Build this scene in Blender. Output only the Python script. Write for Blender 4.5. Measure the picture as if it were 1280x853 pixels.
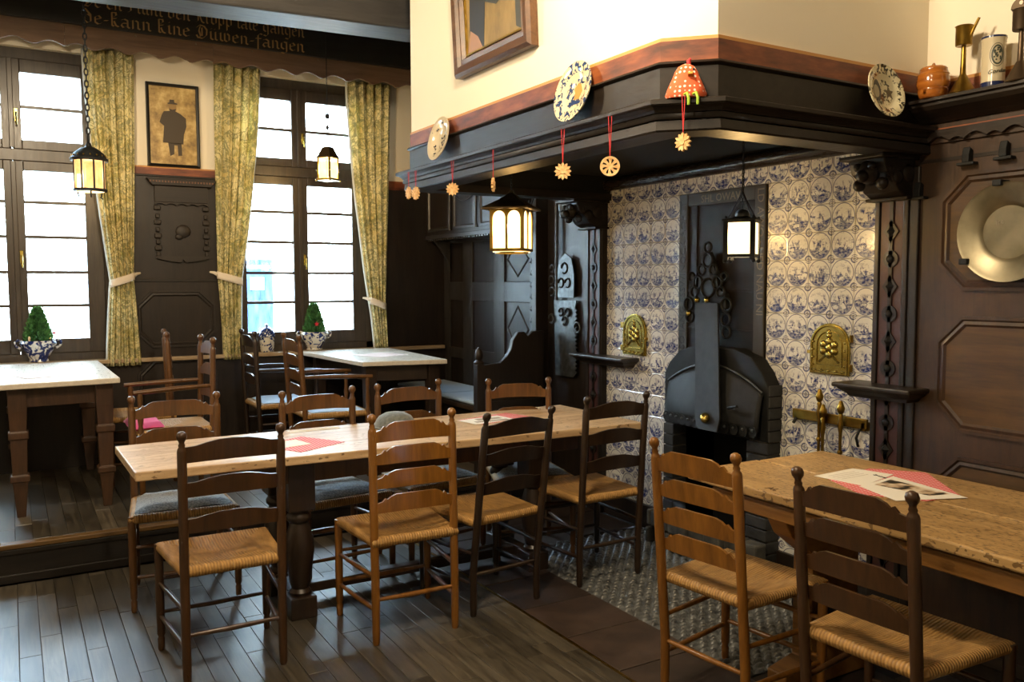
import bpy, bmesh, math, random
from mathutils import Vector, Matrix
random.seed(7)
PI = math.pi
for o in list(bpy.data.objects): bpy.data.objects.remove(o)
sc = bpy.context.scene
COL = sc.collection

# ------------------------------------------------------------------ camera
cam = bpy.data.cameras.new('camera'); camo = bpy.data.objects.new('camera', cam); COL.objects.link(camo)
cam.sensor_width = 36.0; cam.lens = 36.0 * 1063.6 / 1280; cam.clip_start = 0.05
_r = Vector((0.86118, -0.50828, -0.00289)); _d = Vector((-0.03707, -0.05713, -0.99768)); _f = Vector((0.50694, 0.85929, -0.06805))
mw = Matrix((( _r.x, -_d.x, -_f.x, -3.3254), (_r.y, -_d.y, -_f.y, -2.4224), (_r.z, -_d.z, -_f.z, 1.5), (0, 0, 0, 1)))
camo.matrix_world = mw
sc.camera = camo

# ------------------------------------------------------------------ world, lights, exposure
w = bpy.data.worlds.new('world'); sc.world = w; w.use_nodes = True
bg = w.node_tree.nodes['Background']; bg.inputs[0].default_value = (0.64, 0.83, 1.0, 1); bg.inputs[1].default_value = 66.0
def light(name, kind, loc, power, color, radius=0.1, rot=None, size=None):
    l = bpy.data.lights.new(name, kind); o = bpy.data.objects.new(name, l); COL.objects.link(o)
    o.location = loc; l.color = color
    if kind != 'SUN': l.energy = power
    if kind == 'POINT': l.shadow_soft_size = radius
    if kind == 'AREA': l.shape = 'RECTANGLE'; l.size, l.size_y = size
    if rot: o.rotation_euler = rot
    return o
WARM = (1.0, 0.80, 0.54)
# pendant lamps of the room that hang outside the picture
light('pendant_light_front', 'POINT', (-3.3, 2.05, 2.95), 70, WARM, 0.12)
light('pendant_light_middle', 'POINT', (-2.15, -0.25, 3.05), 115, WARM, 0.12)
light('pendant_light_rear', 'POINT', (-3.4, -1.5, 3.05), 75, WARM, 0.12)
for x in (-3.27, -1.28):          # portals: the window openings, they only guide the sampling of the sky
    p = light('window_portal', 'AREA', (x, 4.62, 2.03), 1, (1, 1, 1), rot=(-PI/2, 0, 0), size=(1.24, 2.1))
    p.data.cycles.is_portal = True
sc.view_settings.view_transform = 'Standard'; sc.view_settings.look = 'None'
sc.view_settings.exposure = 0.6; sc.view_settings.gamma = 1.0; sc.view_settings.use_curve_mapping = False
sc.cycles.use_denoising = True
sc.cycles.max_bounces = 8; sc.cycles.diffuse_bounces = 4; sc.cycles.glossy_bounces = 4; sc.cycles.transparent_max_bounces = 12
sc.cycles.sample_clamp_indirect = 6.0
sc.cycles.caustics_reflective = False; sc.cycles.caustics_refractive = False

# ------------------------------------------------------------------ mesh builder
def mapx(u, v, a): return (a, u, v)
def mapy(u, v, a): return (u, a, v)
def mapz(u, v, a): return (u, v, a)
MAP = {'x': mapx, 'y': mapy, 'z': mapz}
class B:
    def __init__(s): s.v = []; s.f = []
    def add(s, vs, fs):
        n = len(s.v); s.v += [tuple(p) for p in vs]; s.f += [tuple(i + n for i in f) for f in fs]; return s
    def box(s, x0, x1, y0, y1, z0, z1):
        vs = [(x, y, z) for x in (x0, x1) for y in (y0, y1) for z in (z0, z1)]
        return s.add(vs, [(0,1,3,2),(4,6,7,5),(0,4,5,1),(2,3,7,6),(0,2,6,4),(1,5,7,3)])
    def prism(s, poly, axis, a0, a1):
        m = MAP[axis]; n = len(poly)
        vs = [m(u, v, a0) for u, v in poly] + [m(u, v, a1) for u, v in poly]
        fs = [tuple(range(n))[::-1], tuple(range(n, 2*n))] + [(i, (i+1) % n, n + (i+1) % n, n + i) for i in range(n)]
        return s.add(vs, fs)
    def lathe(s, prof, c=(0,0,0), seg=16, axis='z', cap=True):
        vs = []; fs = []; k = len(prof)
        for r, z in prof:
            for i in range(seg):
                a = 2*PI*i/seg; u, v = r*math.cos(a), r*math.sin(a)
                p = {'z': (u, v, z), 'x': (z, u, v), 'y': (u, z, v)}[axis]
                vs.append((p[0]+c[0], p[1]+c[1], p[2]+c[2]))
        for j in range(k-1):
            for i in range(seg):
                i2 = (i+1) % seg
                fs.append((j*seg+i, j*seg+i2, (j+1)*seg+i2, (j+1)*seg+i))
        if cap: fs.append(tuple(range(seg))[::-1]); fs.append(tuple(range((k-1)*seg, k*seg)))
        return s.add(vs, fs)
    def tube(s, pts, r, seg=8, closed=False):
        pts = [Vector(p) for p in pts]; n = len(pts); vs = []; fs = []
        rs = r if isinstance(r, (list, tuple)) else [r]*n
        prev = None
        for i, p in enumerate(pts):
            if closed: t = pts[(i+1) % n] - pts[i-1]
            else: t = pts[min(i+1, n-1)] - pts[max(i-1, 0)]
            t = t.normalized() if t.length > 1e-9 else Vector((0,0,1))
            if prev is None:
                a = Vector((1,0,0)) if abs(t.x) < .8 else Vector((0,1,0))
            else: a = prev
            x = (a - t*a.dot(t)).normalized(); y = t.cross(x); prev = x
            for k in range(seg):
                an = 2*PI*k/seg; vs.append(p + (x*math.cos(an) + y*math.sin(an))*rs[i])
        for j in range(n if closed else n-1):
            j2 = (j+1) % n
            for k in range(seg):
                k2 = (k+1) % seg; fs.append((j*seg+k, j*seg+k2, j2*seg+k2, j2*seg+k))
        if not closed: fs.append(tuple(range(seg))[::-1]); fs.append(tuple(range((n-1)*seg, n*seg)))
        return s.add(vs, fs)
    def ball(s, c, r, seg=10, rings=7, sc=(1,1,1)):
        prof = [(max(r*math.sin(PI*i/rings), 1e-4), -r*math.cos(PI*i/rings)) for i in range(rings+1)]
        b = B(); b.lathe(prof, seg=seg)
        return s.add([(x*sc[0]+c[0], y*sc[1]+c[1], z*sc[2]+c[2]) for x, y, z in b.v], b.f)
    def sweep(s, path, prof, closed=False, mp=None, side=1):
        """path in 2D, profile = (offset to the left*side, height) swept with mitres"""
        mp = mp or (lambda u, v, h: (u, v, h)); n = len(path); P = [Vector(p) for p in path]; vs = []; fs = []; k = len(prof)
        for i in range(n):
            if closed or 0 < i < n-1:
                d0 = (P[i]-P[i-1]).normalized(); d1 = (P[(i+1) % n]-P[i]).normalized()
            elif i == 0: d0 = d1 = (P[1]-P[0]).normalized()
            else: d0 = d1 = (P[-1]-P[-2]).normalized()
            n0 = Vector((-d0.y, d0.x)); n1 = Vector((-d1.y, d1.x)); m = (n0+n1).normalized(); m = m/max(m.dot(n0), .2)
            for o, h in prof:
                q = P[i] + m*o*side; vs.append(mp(q.x, q.y, h))
        for i in range(n if closed else n-1):
            i2 = (i+1) % n
            for j in range(k):
                j2 = (j+1) % k; fs.append((i*k+j, i*k+j2, i2*k+j2, i2*k+j))
        if not closed: fs.append(tuple(range(k))[::-1]); fs.append(tuple(range((n-1)*k, n*k)))
        return s.add(vs, fs)
    def grid(s, fn, nu, nv):
        vs = [fn(i/nu, j/nv) for j in range(nv+1) for i in range(nu+1)]
        fs = [(j*(nu+1)+i, j*(nu+1)+i+1, (j+1)*(nu+1)+i+1, (j+1)*(nu+1)+i) for j in range(nv) for i in range(nu)]
        return s.add(vs, fs)
    def xf(s, m):
        s.v = [tuple(m @ Vector(p)) for p in s.v]; return s
    def mesh(s, name, mat, smooth=None):
        me = bpy.data.meshes.new(name); me.from_pydata(s.v, [], s.f)
        bm = bmesh.new(); bm.from_mesh(me); bmesh.ops.recalc_face_normals(bm, faces=bm.faces); bm.to_mesh(me); bm.free()
        if mat: me.materials.append(mat)
        if smooth:
            for p in me.polygons: p.use_smooth = True
            me.set_sharp_from_angle(angle=math.radians(smooth))
        return me
    def obj(s, name, mat, parent=None, loc=None, rz=0, bevel=0, smooth=None, label=None):
        return mk(name, s.mesh(name, mat, smooth), parent, loc, rz, bevel, label)
def mk(name, me, parent=None, loc=None, rz=0, bevel=0, label=None):
    o = bpy.data.objects.new(name, me); COL.objects.link(o)
    if parent: o.parent = parent
    if loc: o.location = loc
    if rz: o.rotation_euler = (0, 0, rz)
    if bevel:
        b = o.modifiers.new('bevel', 'BEVEL'); b.width = bevel; b.segments = 2; b.limit_method = 'ANGLE'; b.angle_limit = math.radians(50)
    if label: o['label'] = label
    return o
def tag(o, label, cat, group=None):
    o['label'] = label; o['category'] = cat
    if group: o['group'] = group
    return o
def struct(o): o['kind'] = 'structure'; return o
def thing(name, label, cat, loc=(0,0,0), rz=0, group=None):
    o = bpy.data.objects.new(name, None); COL.objects.link(o); o.empty_display_size = .05
    o.location = loc; o.rotation_euler = (0, 0, rz); return tag(o, label, cat, group)
def dup(root, loc, rz, label, group=None):
    def cp(o, par):
        c = o.copy(); COL.objects.link(c); c.parent = par
        for ch in o.children: cp(ch, c)
        return c
    r = cp(root, None); r.location = loc; r.rotation_euler = (0, 0, rz); r['label'] = label
    if group: r['group'] = group
    return r

# ------------------------------------------------------------------ materials
def lin(h):
    c = [int(h[i:i+2], 16)/255 for i in (0, 2, 4)]
    return tuple([(x/12.92 if x <= .04045 else ((x+.055)/1.055)**2.4) for x in c] + [1.0])
class N:
    def __init__(s, name):
        s.m = bpy.data.materials.new(name); s.m.use_nodes = True; s.t = s.m.node_tree; s.t.nodes.clear()
        s.out = s.t.nodes.new('ShaderNodeOutputMaterial')
    def put(s, sock, val):
        if isinstance(val, bpy.types.NodeSocket): s.t.links.new(val, sock)
        elif val is not None:
            if sock.type == 'RGBA' and isinstance(val, str): val = lin(val)
            elif sock.type == 'RGBA' and isinstance(val, (int, float)): val = (val, val, val, 1)
            sock.default_value = val
    def n(s, ty, ins=None, **at):
        nd = s.t.nodes.new('ShaderNode' + ty)
        for k, v in at.items(): setattr(nd, k, v)
        for k, v in (ins or {}).items(): s.put(nd.inputs[k], v)
        return nd
    def math(s, op, a, b=None, c=None):
        nd = s.n('Math', operation=op); s.put(nd.inputs[0], a)
        if b is not None: s.put(nd.inputs[1], b)
        if c is not None: s.put(nd.inputs[2], c)
        return nd.outputs[0]
    def mix(s, f, a, b, blend='MIX'):
        nd = s.n('Mix', data_type='RGBA', blend_type=blend); s.put(nd.inputs[0], f); s.put(nd.inputs[6], a); s.put(nd.inputs[7], b); return nd.outputs[2]
    def ramp(s, f, stops, interp='LINEAR'):
        nd = s.n('ValToRGB'); s.put(nd.inputs[0], f); r = nd.color_ramp; r.interpolation = interp
        while len(r.elements) < len(stops): r.elements.new(.5)
        for e, (p, c) in zip(r.elements, stops): e.position = p; e.color = lin(c) if isinstance(c, str) else (c, c, c, 1)
        return nd.outputs[0]
    def obj(s): return s.n('TexCoord').outputs['Object']
    def rnd(s): return s.n('ObjectInfo').outputs['Random']
    def mapping(s, vec, scale=(1,1,1), loc=(0,0,0), rot=(0,0,0)):
        return s.n('Mapping', {0: vec, 1: loc, 2: rot, 3: scale}).outputs[0]
    def noise(s, vec, scale=5, detail=3, rough=.5, dist=0, w=None):
        nd = s.n('TexNoise', {'Vector': vec, 'Scale': scale, 'Detail': detail, 'Roughness': rough, 'Distortion': dist}, noise_dimensions='4D' if w is not None else '3D')
        if w is not None: s.put(nd.inputs['W'], w)
        return nd.outputs['Fac']
    def sep(s, vec):
        o = s.n('SeparateXYZ', {0: vec}).outputs; return o[0], o[1], o[2]
    def bump(s, h, strength=.2, dist=.01): return s.n('Bump', {'Height': h, 'Strength': strength, 'Distance': dist}).outputs[0]
    def bsdf(s, color, rough=.5, metal=0, normal=None, spec=.5, coat=0, emit=None, estr=0, sheen=0, alpha=None, trans=0):
        p = s.n('BsdfPrincipled', {'Base Color': color, 'Roughness': rough, 'Metallic': metal, 'Specular IOR Level': spec, 'Coat Weight': coat, 'Coat Roughness': .1})
        if normal is not None: s.put(p.inputs['Normal'], normal)
        if emit is not None: s.put(p.inputs['Emission Color'], emit); s.put(p.inputs['Emission Strength'], estr)
        if sheen: s.put(p.inputs['Sheen Weight'], sheen)
        if trans: s.put(p.inputs['Transmission Weight'], trans)
        s.t.links.new(p.outputs[0], s.out.inputs[0]); return s.m
def plain(name, c, rough=.5, metal=0, **k): return N(name).bsdf(c if not isinstance(c, str) else lin(c), rough, metal, **k)
def wood(name, dark, light_, axis='z', rough=.45, scale=1.0, coat=.0, wear=0.0, wearc='8a6a45', bump=.12, rand=.0, spec=.5):
    n = N(name); v = n.obj(); st = {'x': (1.2, 14, 14), 'y': (14, 1.2, 14), 'z': (14, 14, 1.2)}[axis]
    off = n.n('VectorMath', {0: v, 1: n.n('CombineXYZ', {0: n.math('MULTIPLY', n.rnd(), 37.0), 1: n.math('MULTIPLY', n.rnd(), 11.0), 2: n.math('MULTIPLY', n.rnd(), 23.0)}).outputs[0]}, operation='ADD').outputs[0]
    v2 = n.mapping(off, tuple(a*scale for a in st))
    a = n.noise(v2, 1.6, 5, .62, .8); b = n.noise(v2, 9, 3, .6)
    f = n.math('ADD', n.math('MULTIPLY', a, .75), n.math('MULTIPLY', b, .25))
    c = n.ramp(f, [(.3, dark), (.68, light_)])
    if rand: c = n.mix(1.0, c, n.ramp(n.rnd(), [(0, 1-rand), (1, 1.0)]), 'MULTIPLY')
    if wear: c = n.mix(n.math('MULTIPLY', n.ramp(n.noise(off, 3.2, 5, .7), [(.52, 0.0), (.75, 1.0)]), wear), c, wearc)
    rg = n.math('ADD', n.math('MULTIPLY', b, .25), rough - .12)
    return n.bsdf(c, rg, normal=n.bump(f, bump, .004), coat=coat, spec=spec)

DARKW = wood('dark_panelling_wood', '120e0b', '281f18', 'z', .42, wear=.25, wearc='38291d', spec=.4)
DARKX = wood('dark_beam_wood', '120f0d', '25201c', 'x', .45, bump=.25, spec=.4)
DARKY = wood('dark_moulding_wood', '14100d', '2b221b', 'y', .36, wear=.15, wearc='4a3625')
BROWNY = wood('brown_panelling_wood', '20150b', '402a17', 'z', .45, wear=.35, wearc='54381e', coat=.05)
OCTW = wood('octagon_panel_wood', '2d1e0d', '523916', 'y', .48, wear=.35, wearc='5e461c')
VALW = wood('valance_wood', '5a4432', '7f644c', 'x', .55)
TEXTB = wood('inscription_beam_wood', '15140f', '26241e', 'x', .5)
TBL = wood('scrubbed_table_wood', 'a5825a', 'd6b688', 'x', .42, wear=.6, wearc='b08a5c', coat=.05)
def pitted(name, dark, light_, axis):
    n = N(name); v = n.obj(); st = (1.5, 11, 11) if axis == 'x' else (11, 1.5, 11)
    g = n.noise(n.mapping(v, st), 1.8, 5, .6, .6)
    c = n.ramp(g, [(.3, dark), (.7, light_)])
    pit = n.ramp(n.noise(n.mapping(v, (130, 46, 60) if axis == 'y' else (30, 90, 60)), 1.0, 2, .5), [(.56, 0.0), (.60, 1.0)] if axis == 'y' else [(.62, 0.0), (.68, 1.0)])
    big = n.ramp(n.noise(v, 6, 3), [(.34, 0.0), (.48, 1.0)])
    pit = n.math('MULTIPLY', pit, big)
    c = n.mix(n.math('MULTIPLY', pit, .7), c, '452d16')
    c = n.mix(n.math('MULTIPLY', n.ramp(n.noise(v, 2.2, 4, .7), [(.5, 0.0), (.8, 1.0)]), .5), c, dark)
    return n.bsdf(c, .4, normal=n.bump(n.math('SUBTRACT', g, pit), .35, .004))
TBLX = pitted('scrubbed_table_top_wood', 'a6855f', 'd8bd96', 'x')
TBLY = pitted('pitted_table_top_wood', '8a6c40', 'bd9a66', 'y')
GLRTB = wood('glare_table_top_wood', 'c3baab', 'd9d2c5', 'y', .3, bump=.03)  # window glare on the tops painted in as a pale wood colour
TLEG = wood('brown_table_leg_wood', '2e1f14', '523926', 'z', .38)
DLEG = wood('dark_table_leg_wood', '1b130d', '33251a', 'z', .38)
HONEYL = wood('honey_table_frame_wood', '6a4720', '9c6f36', 'y', .42)
CH = {'honey': wood('honey_chair_wood', '5e3a11', '8f5f22', 'z', .33, coat=.2),
      'brown': wood('brown_chair_wood', '2a1a0b', '492f17', 'z', .33, coat=.2),
      'dark': wood('dark_chair_wood', '190f08', '2f2013', 'z', .36, coat=.2, wear=.3, wearc='574028'),
      'mid': wood('mid_brown_chair_wood', '412910', '6c4822', 'z', .33, coat=.2)}
CREAM = N('cream_plaster'); CREAM = (lambda n: n.bsdf(n.mix(n.noise(n.obj(), 1.4, 3), 'e9dfc8', 'f1e9d6'), .85, normal=n.bump(n.noise(n.obj(), 40, 3), .05, .004)))(CREAM)
n = N('red_ochre_band'); v = n.obj(); a = n.noise(n.mapping(v, (2, 2, 9)), 2.2, 4, .6)
RED = n.bsdf(n.ramp(a, [(.3, '44200f'), (.5, '733a20'), (.72, '96572f')]), .5)
YBAND = plain('yellow_ochre_line', 'c08a4a', .5)
IRON = (lambda n: n.bsdf(n.ramp(n.noise(n.obj(), 18, 4), [(.3, '101112'), (.7, '1f2122')]), .55, .0, spec=.28, normal=n.bump(n.noise(n.obj(), 30, 3), .15, .004)))(N('black_iron'))
IRONL = (lambda n: n.bsdf(n.ramp(n.noise(n.obj(), 25, 4), [(.3, '3a3d40'), (.7, '5d6265')]), .4, .6))(N('grey_wrought_iron'))
SOOT_SHADE = plain('soot_shade_black', '060606', .9)  # firebox soot, and the shade painted inside the hood
BRASS = (lambda n: n.bsdf(n.ramp(n.noise(n.obj(), 14, 3), [(.3, '94803a'), (.7, 'c4b062')]), .25, 1.0))(N('polished_brass'))
BRASSD = (lambda n: n.bsdf(n.ramp(n.noise(n.obj(), 14, 3), [(.3, '6e5622'), (.7, 'a3843a')]), .34, 1.0))(N('aged_brass'))
COPPER = plain('lamp_roof_metal', '5a4a30', .4, .8)
PEWTER = (lambda n: n.bsdf(n.ramp(n.noise(n.obj(), 9, 4), [(.3, '736c58'), (.7, '958d76')]), .42, 1.0, normal=n.bump(n.noise(n.obj(), 60, 2), .05, .002)))(N('pewter'))
REDSTR = plain('red_ribbon', 'b8262a', .7)
STRAW = (lambda n: n.bsdf(n.ramp(n.noise(n.obj(), 60, 2), [(.3, 'c39458'), (.7, 'e8c58e')]), .6))(N('straw'))
CERAM = plain('white_glaze', 'd8d4c6', .2, coat=.3)

def lampglass(name, col, strength):
    n = N(name); f = n.noise(n.obj(), 14, 3)
    return n.bsdf(n.mix(f, 'ffe0a0', 'ffd080'), .4, emit=lin(col), estr=strength)
GLOW1 = lampglass('amber_lamp_glass', 'ffb04a', 3.4)
GLOW2 = lampglass('cream_lamp_glass', 'ffd28a', 4.5)
GLOW3 = lampglass('yellow_lamp_glass', 'ffc85a', 5.0)

# delft tile painting: medallion with a little landscape, corner spandrels; every tile differs by its own random value
n = N('delft_tile_glaze'); v = n.obj(); _, y_, z_ = n.sep(v)
u = n.math('MULTIPLY', y_, 1/.065); t = n.math('MULTIPLY', z_, 1/.065); rn = n.rnd(); W = n.math('MULTIPLY', rn, 91.0)
r = n.math('SQRT', n.math('ADD', n.math('MULTIPLY', u, u), n.math('MULTIPLY', t, t)))
inside = n.math('LESS_THAN', r, .90)
line = n.math('LESS_THAN', n.math('ABSOLUTE', n.math('SUBTRACT', r, .935)), .03)
cu = n.math('SUBTRACT', 1.0, n.math('ABSOLUTE', u)); ct = n.math('SUBTRACT', 1.0, n.math('ABSOLUTE', t))
dc = n.math('SQRT', n.math('ADD', n.math('MULTIPLY', cu, cu), n.math('MULTIPLY', ct, ct)))
ringA = n.math('MAXIMUM', n.math('LESS_THAN', n.math('ABSOLUTE', n.math('SUBTRACT', dc, .27)), .06), n.math('MULTIPLY', n.math('LESS_THAN', dc, .16), .6))
ringB = n.math('MULTIPLY', n.math('GREATER_THAN', n.math('SINE', n.math('MULTIPLY', n.math('ADD', cu, n.math('MULTIPLY', ct, 2.2)), 22.0)), .2), n.math('LESS_THAN', dc, .30))
kind = n.math('GREATER_THAN', n.math('FRACT', n.math('MULTIPLY', rn, 7.3)), .5)
corner = n.math('ADD', n.math('MULTIPLY', ringA, kind), n.math('MULTIPLY', ringB, n.math('SUBTRACT', 1.0, kind)))
pl = n.n('CombineXYZ', {0: u, 1: t, 2: 0.0}).outputs[0]
g1 = n.noise(n.mapping(pl, (1.5, 3.2, 1)), 1.0, 4, .6, .3, W)
fig = n.noise(n.mapping(pl, (3.4, 1.6, 1)), 1.0, 4, .65, .5, n.math('ADD', W, 13.0))
cloud = n.noise(n.mapping(pl, (2.0, 5.0, 1)), 1.0, 3, .6, .2, n.math('ADD', W, 31.0))
ground = n.ramp(n.math('MULTIPLY_ADD', t, -.24, g1), [(.54, 0.0), (.60, 1.0)])
fmask = n.math('MULTIPLY', n.ramp(n.math('ABSOLUTE', n.math('ADD', t, .10)), [(.40, 1.0), (.66, 0.0)]), n.ramp(n.math('ABSOLUTE', u), [(.5, 1.0), (.8, 0.0)]))
figure = n.math('MULTIPLY', n.ramp(fig, [(.50, 0.0), (.55, 1.0)]), fmask)
base = n.math('MULTIPLY', n.math('LESS_THAN', t, -.60), n.ramp(n.math('ABSOLUTE', u), [(.10, .1), (.2, 1.0)]))
sky = n.math('MULTIPLY', n.ramp(cloud, [(.56, 0.0), (.62, .45)]), n.math('GREATER_THAN', t, .1))
scene_ = n.math('MULTIPLY', n.math('MAXIMUM', n.math('MAXIMUM', n.math('MAXIMUM', ground, figure), base), sky), inside)
tone = n.ramp(n.noise(n.mapping(pl, (2, 3, 1)), 2.2, 3, w=W), [(.35, .40), (.6, 1.0)])
oth = n.math('MAXIMUM', n.math('MULTIPLY', line, .8), n.math('MULTIPLY', corner, .8))
fac = n.math('MAXIMUM', n.math('MULTIPLY', scene_, tone), oth)
whit = n.mix(n.rnd(), 'e0e2e1', 'eeeee9')
colr = n.mix(fac, whit, '142a74')
DELFT = n.bsdf(colr, .16, coat=.35, normal=n.bump(n.noise(v, 40, 2), .06, .004))
GROUT = plain('tile_grout', '8f8878', .9)

# curtain damask
n = N('damask_curtain'); v = n.obj(); x_, y_, z_ = n.sep(v)
vv = n.mapping(v, (1, .35, .72))
w1 = n.noise(vv, 9.5, 2, .45, 2.2); w2 = n.noise(n.mapping(vv, (1, 1, 1), (3, 7, 1)), 19, 2, .5, 1.8); w3 = n.noise(n.mapping(vv, (1, 1, 1), (9, 2, 4)), 8, 2)
r1 = n.math('ABSOLUTE', n.math('SUBTRACT', w1, .5)); r2 = n.math('ABSOLUTE', n.math('SUBTRACT', w2, .5))
vine = n.math('MAXIMUM', n.ramp(r1, [(.018, 1.0), (.038, 0.0)]), n.math('MULTIPLY', n.ramp(r2, [(.022, 1.0), (.045, 0.0)]), .8))
leafm = n.math('MULTIPLY', n.ramp(w2, [(.56, 0.0), (.60, 1.0)]), n.ramp(w3, [(.45, 0.0), (.55, 1.0)]))
c1 = n.mix(n.ramp(w3, [(.42, 0.0), (.62, 1.0)]), 'f6edbe', 'e9da9c')
c2 = n.mix(n.math('MULTIPLY', n.math('MAXIMUM', vine, leafm), .75), c1, n.ramp(w1, [(.4, '76826c'), (.6, '96934e')]))
p = n.n('BsdfDiffuse', {0: c2}); tr = n.n('BsdfTranslucent', {0: c2})
mx = n.n('MixShader', {0: .28, 1: p.outputs[0], 2: tr.outputs[0]}); n.t.links.new(mx.outputs[0], n.out.inputs[0]); CURT = n.m
LINING = plain('curtain_lining', 'cfd2cc', .9)
TIE = plain('tieback_cloth', 'e2d8c8', .9)

# rush seat: strands run across each rail towards the centre
n = N('rush_weave'); v = n.obj(); x_, y_, z_ = n.sep(v)
ax = n.math('MULTIPLY', n.math('ABSOLUTE', x_), 1/.21); ay = n.math('MULTIPLY', n.math('ABSOLUTE', y_), 1/.19)
sel = n.math('GREATER_THAN', ax, ay)
sx = n.math('SINE', n.math('MULTIPLY', n.math('ADD', x_, n.math('MULTIPLY', n.noise(v, 30, 2), .006)), 560.0))
sy = n.math('SINE', n.math('MULTIPLY', n.math('ADD', y_, n.math('MULTIPLY', n.noise(v, 30, 2), .006)), 560.0))
st = n.math('ADD', n.math('MULTIPLY', sx, n.math('SUBTRACT', 1.0, sel)), n.math('MULTIPLY', sy, sel))
k = n.noise(n.mapping(v, (60, 14, 20)), 1, 3)
c = n.mix(n.math('MULTIPLY_ADD', st, .18, k), '6a4a22', 'c79a58')
RUSH = n.bsdf(c, .6, normal=n.bump(st, .5, .003))
n = N('worn_rush_weave'); v = n.obj(); k = n.noise(n.mapping(v, (50, 12, 20)), 1, 3)
PADG = (lambda n: n.bsdf(n.ramp(n.noise(n.obj(), 120, 2), [(.35, '6d7478'), (.65, 'a9b0b3')]), .8, sheen=.2))(N('grey_tweed_pad'))
PADB = plain('pale_blue_pad', '9fb6cc', .8, sheen=.2)
PADP = plain('pink_pad', 'd84a86', .8, sheen=.2)
PAPER = plain('white_paper', 'e6e2d6', .7)
n = N('red_gingham_paper'); x_, y_, z_ = n.sep(n.obj())
ck = n.math('MULTIPLY', n.math('GREATER_THAN', n.math('SINE', n.math('MULTIPLY', x_, 420.0)), 0.0), .5)
ck = n.math('ADD', ck, n.math('MULTIPLY', n.math('GREATER_THAN', n.math('SINE', n.math('MULTIPLY', y_, 420.0)), 0.0), .5))
GINGHAM = n.bsdf(n.ramp(ck, [(0, 'e9c2bd'), (.5, 'd9686a'), (1, 'c22f38')]), .75)
INK = plain('printed_ink', '3a3632', .8)
STONEW = plain('blue_stoneware_white', 'd2d3cf', .22, coat=.3)
def blueware(name, sc_=26, thr=.5, white='d3d6d6'):
    n = N(name); v = n.obj(); f = n.noise(v, sc_, 3, .55, 1.4)
    return n.bsdf(n.ramp(f, [(thr-.03, white), (thr+.03, '22346e'), (.75, '131d45')]), .15, coat=.4)
BLUEPOT = blueware('blue_painted_pot', 22, .47); BLUEPOT2 = blueware('white_blue_pot', 26, .54, 'cfc9ba'); BLUEJAR = blueware('blue_lidded_jar', 40, .42)
LEAF = (lambda n: n.bsdf(n.ramp(n.noise(n.obj(), 40, 2), [(.3, '2a5a34'), (.7, '63a05c')]), .6))(N('conifer_needles'))
def glassmat(name, tint, gl):
    n = N(name); t1 = n.n('BsdfTransparent', {0: tint}); g = n.n('BsdfGlossy', {0: (1,1,1,1), 1: .02})
    fr = n.n('Fresnel', {0: 1.45}); m = n.n('MixShader', {0: n.math('MULTIPLY', fr.outputs[0], gl), 1: t1.outputs[0], 2: g.outputs[0]})
    n.t.links.new(m.outputs[0], n.out.inputs[0]); return n.m
GLASS = glassmat('window_glass', (.96, .98, .98, 1), .8)

# ------------------------------------------------------------------ the setting
# floor slab, oak strips, hearth stones
fl = struct(B().box(-6.2, .25, -6.2, 4.6, -.12, -.012).obj('floor', plain('sub_floor', '2a2119', .8)))
n = N('oak_strip_floor'); v = n.obj(); rnd = n.rnd()
off = n.n('VectorMath', {0: v, 1: n.n('CombineXYZ', {0: n.math('MULTIPLY', rnd, 31.0), 1: n.math('MULTIPLY', rnd, 17.0), 2: 0.0}).outputs[0]}, operation='ADD').outputs[0]
g = n.noise(n.mapping(off, (30, 2.2, 1)), 1.5, 5, .6, 1.0)
c = n.mix(1.0, n.ramp(g, [(.3, '36322b'), (.7, '5f584b')]), n.ramp(rnd, [(0, .5), (.5, .85), (.85, 1.05), (1, 1.5)]), 'MULTIPLY')
OAK = n.bsdf(c, n.math('MULTIPLY_ADD', g, .22, .22), normal=n.bump(g, .08, .003), spec=.75)
def strips(parent, name, x0, x1, y0, y1, z0, z1, wd, lens, mat):
    x = x0; i = 0
    cache = {}
    while x < x1 - .01:
        y = y0 - random.random()*.5
        while y < y1:
            L = random.choice(lens); a = max(y, y0); bb = min(y+L, y1)
            if bb - a > .03:
                key = round(bb-a, 2)
                if key not in cache:
                    hw = wd/2-.0008; hl = key/2-.0008; c_ = .0012; zt = z1-z0
                    q = B(); q.add([(sx*hw, sy*hl, 0) for sx, sy in ((-1,-1),(1,-1),(1,1),(-1,1))] + [(sx*hw, sy*hl, zt-c_) for sx, sy in ((-1,-1),(1,-1),(1,1),(-1,1))] + [(sx*(hw-c_), sy*(hl-c_), zt) for sx, sy in ((-1,-1),(1,-1),(1,1),(-1,1))],
                        [(0,1,5,4),(1,2,6,5),(2,3,7,6),(3,0,4,7),(4,5,9,8),(5,6,10,9),(6,7,11,10),(7,4,8,11),(8,9,10,11)])
                    cache[key] = q.mesh(name, mat)
                mk(name, cache[key], parent, (x+wd/2, (a+bb)/2, z0 + random.uniform(-.0006, .0006)))
            y += L
        x += wd
strips(fl, 'floor_strip', -3.98, -1.36, -.9, 2.43, -.012, 0, .0795, (.55, .7, .85), OAK)
B().box(-6.2, -3.98, -6.2, 2.43, -.012, 0).box(-3.98, -1.36, -6.2, -.9, -.012, 0).obj('floor_strips_rest', OAK, fl)['kind'] = 'stuff'
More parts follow.
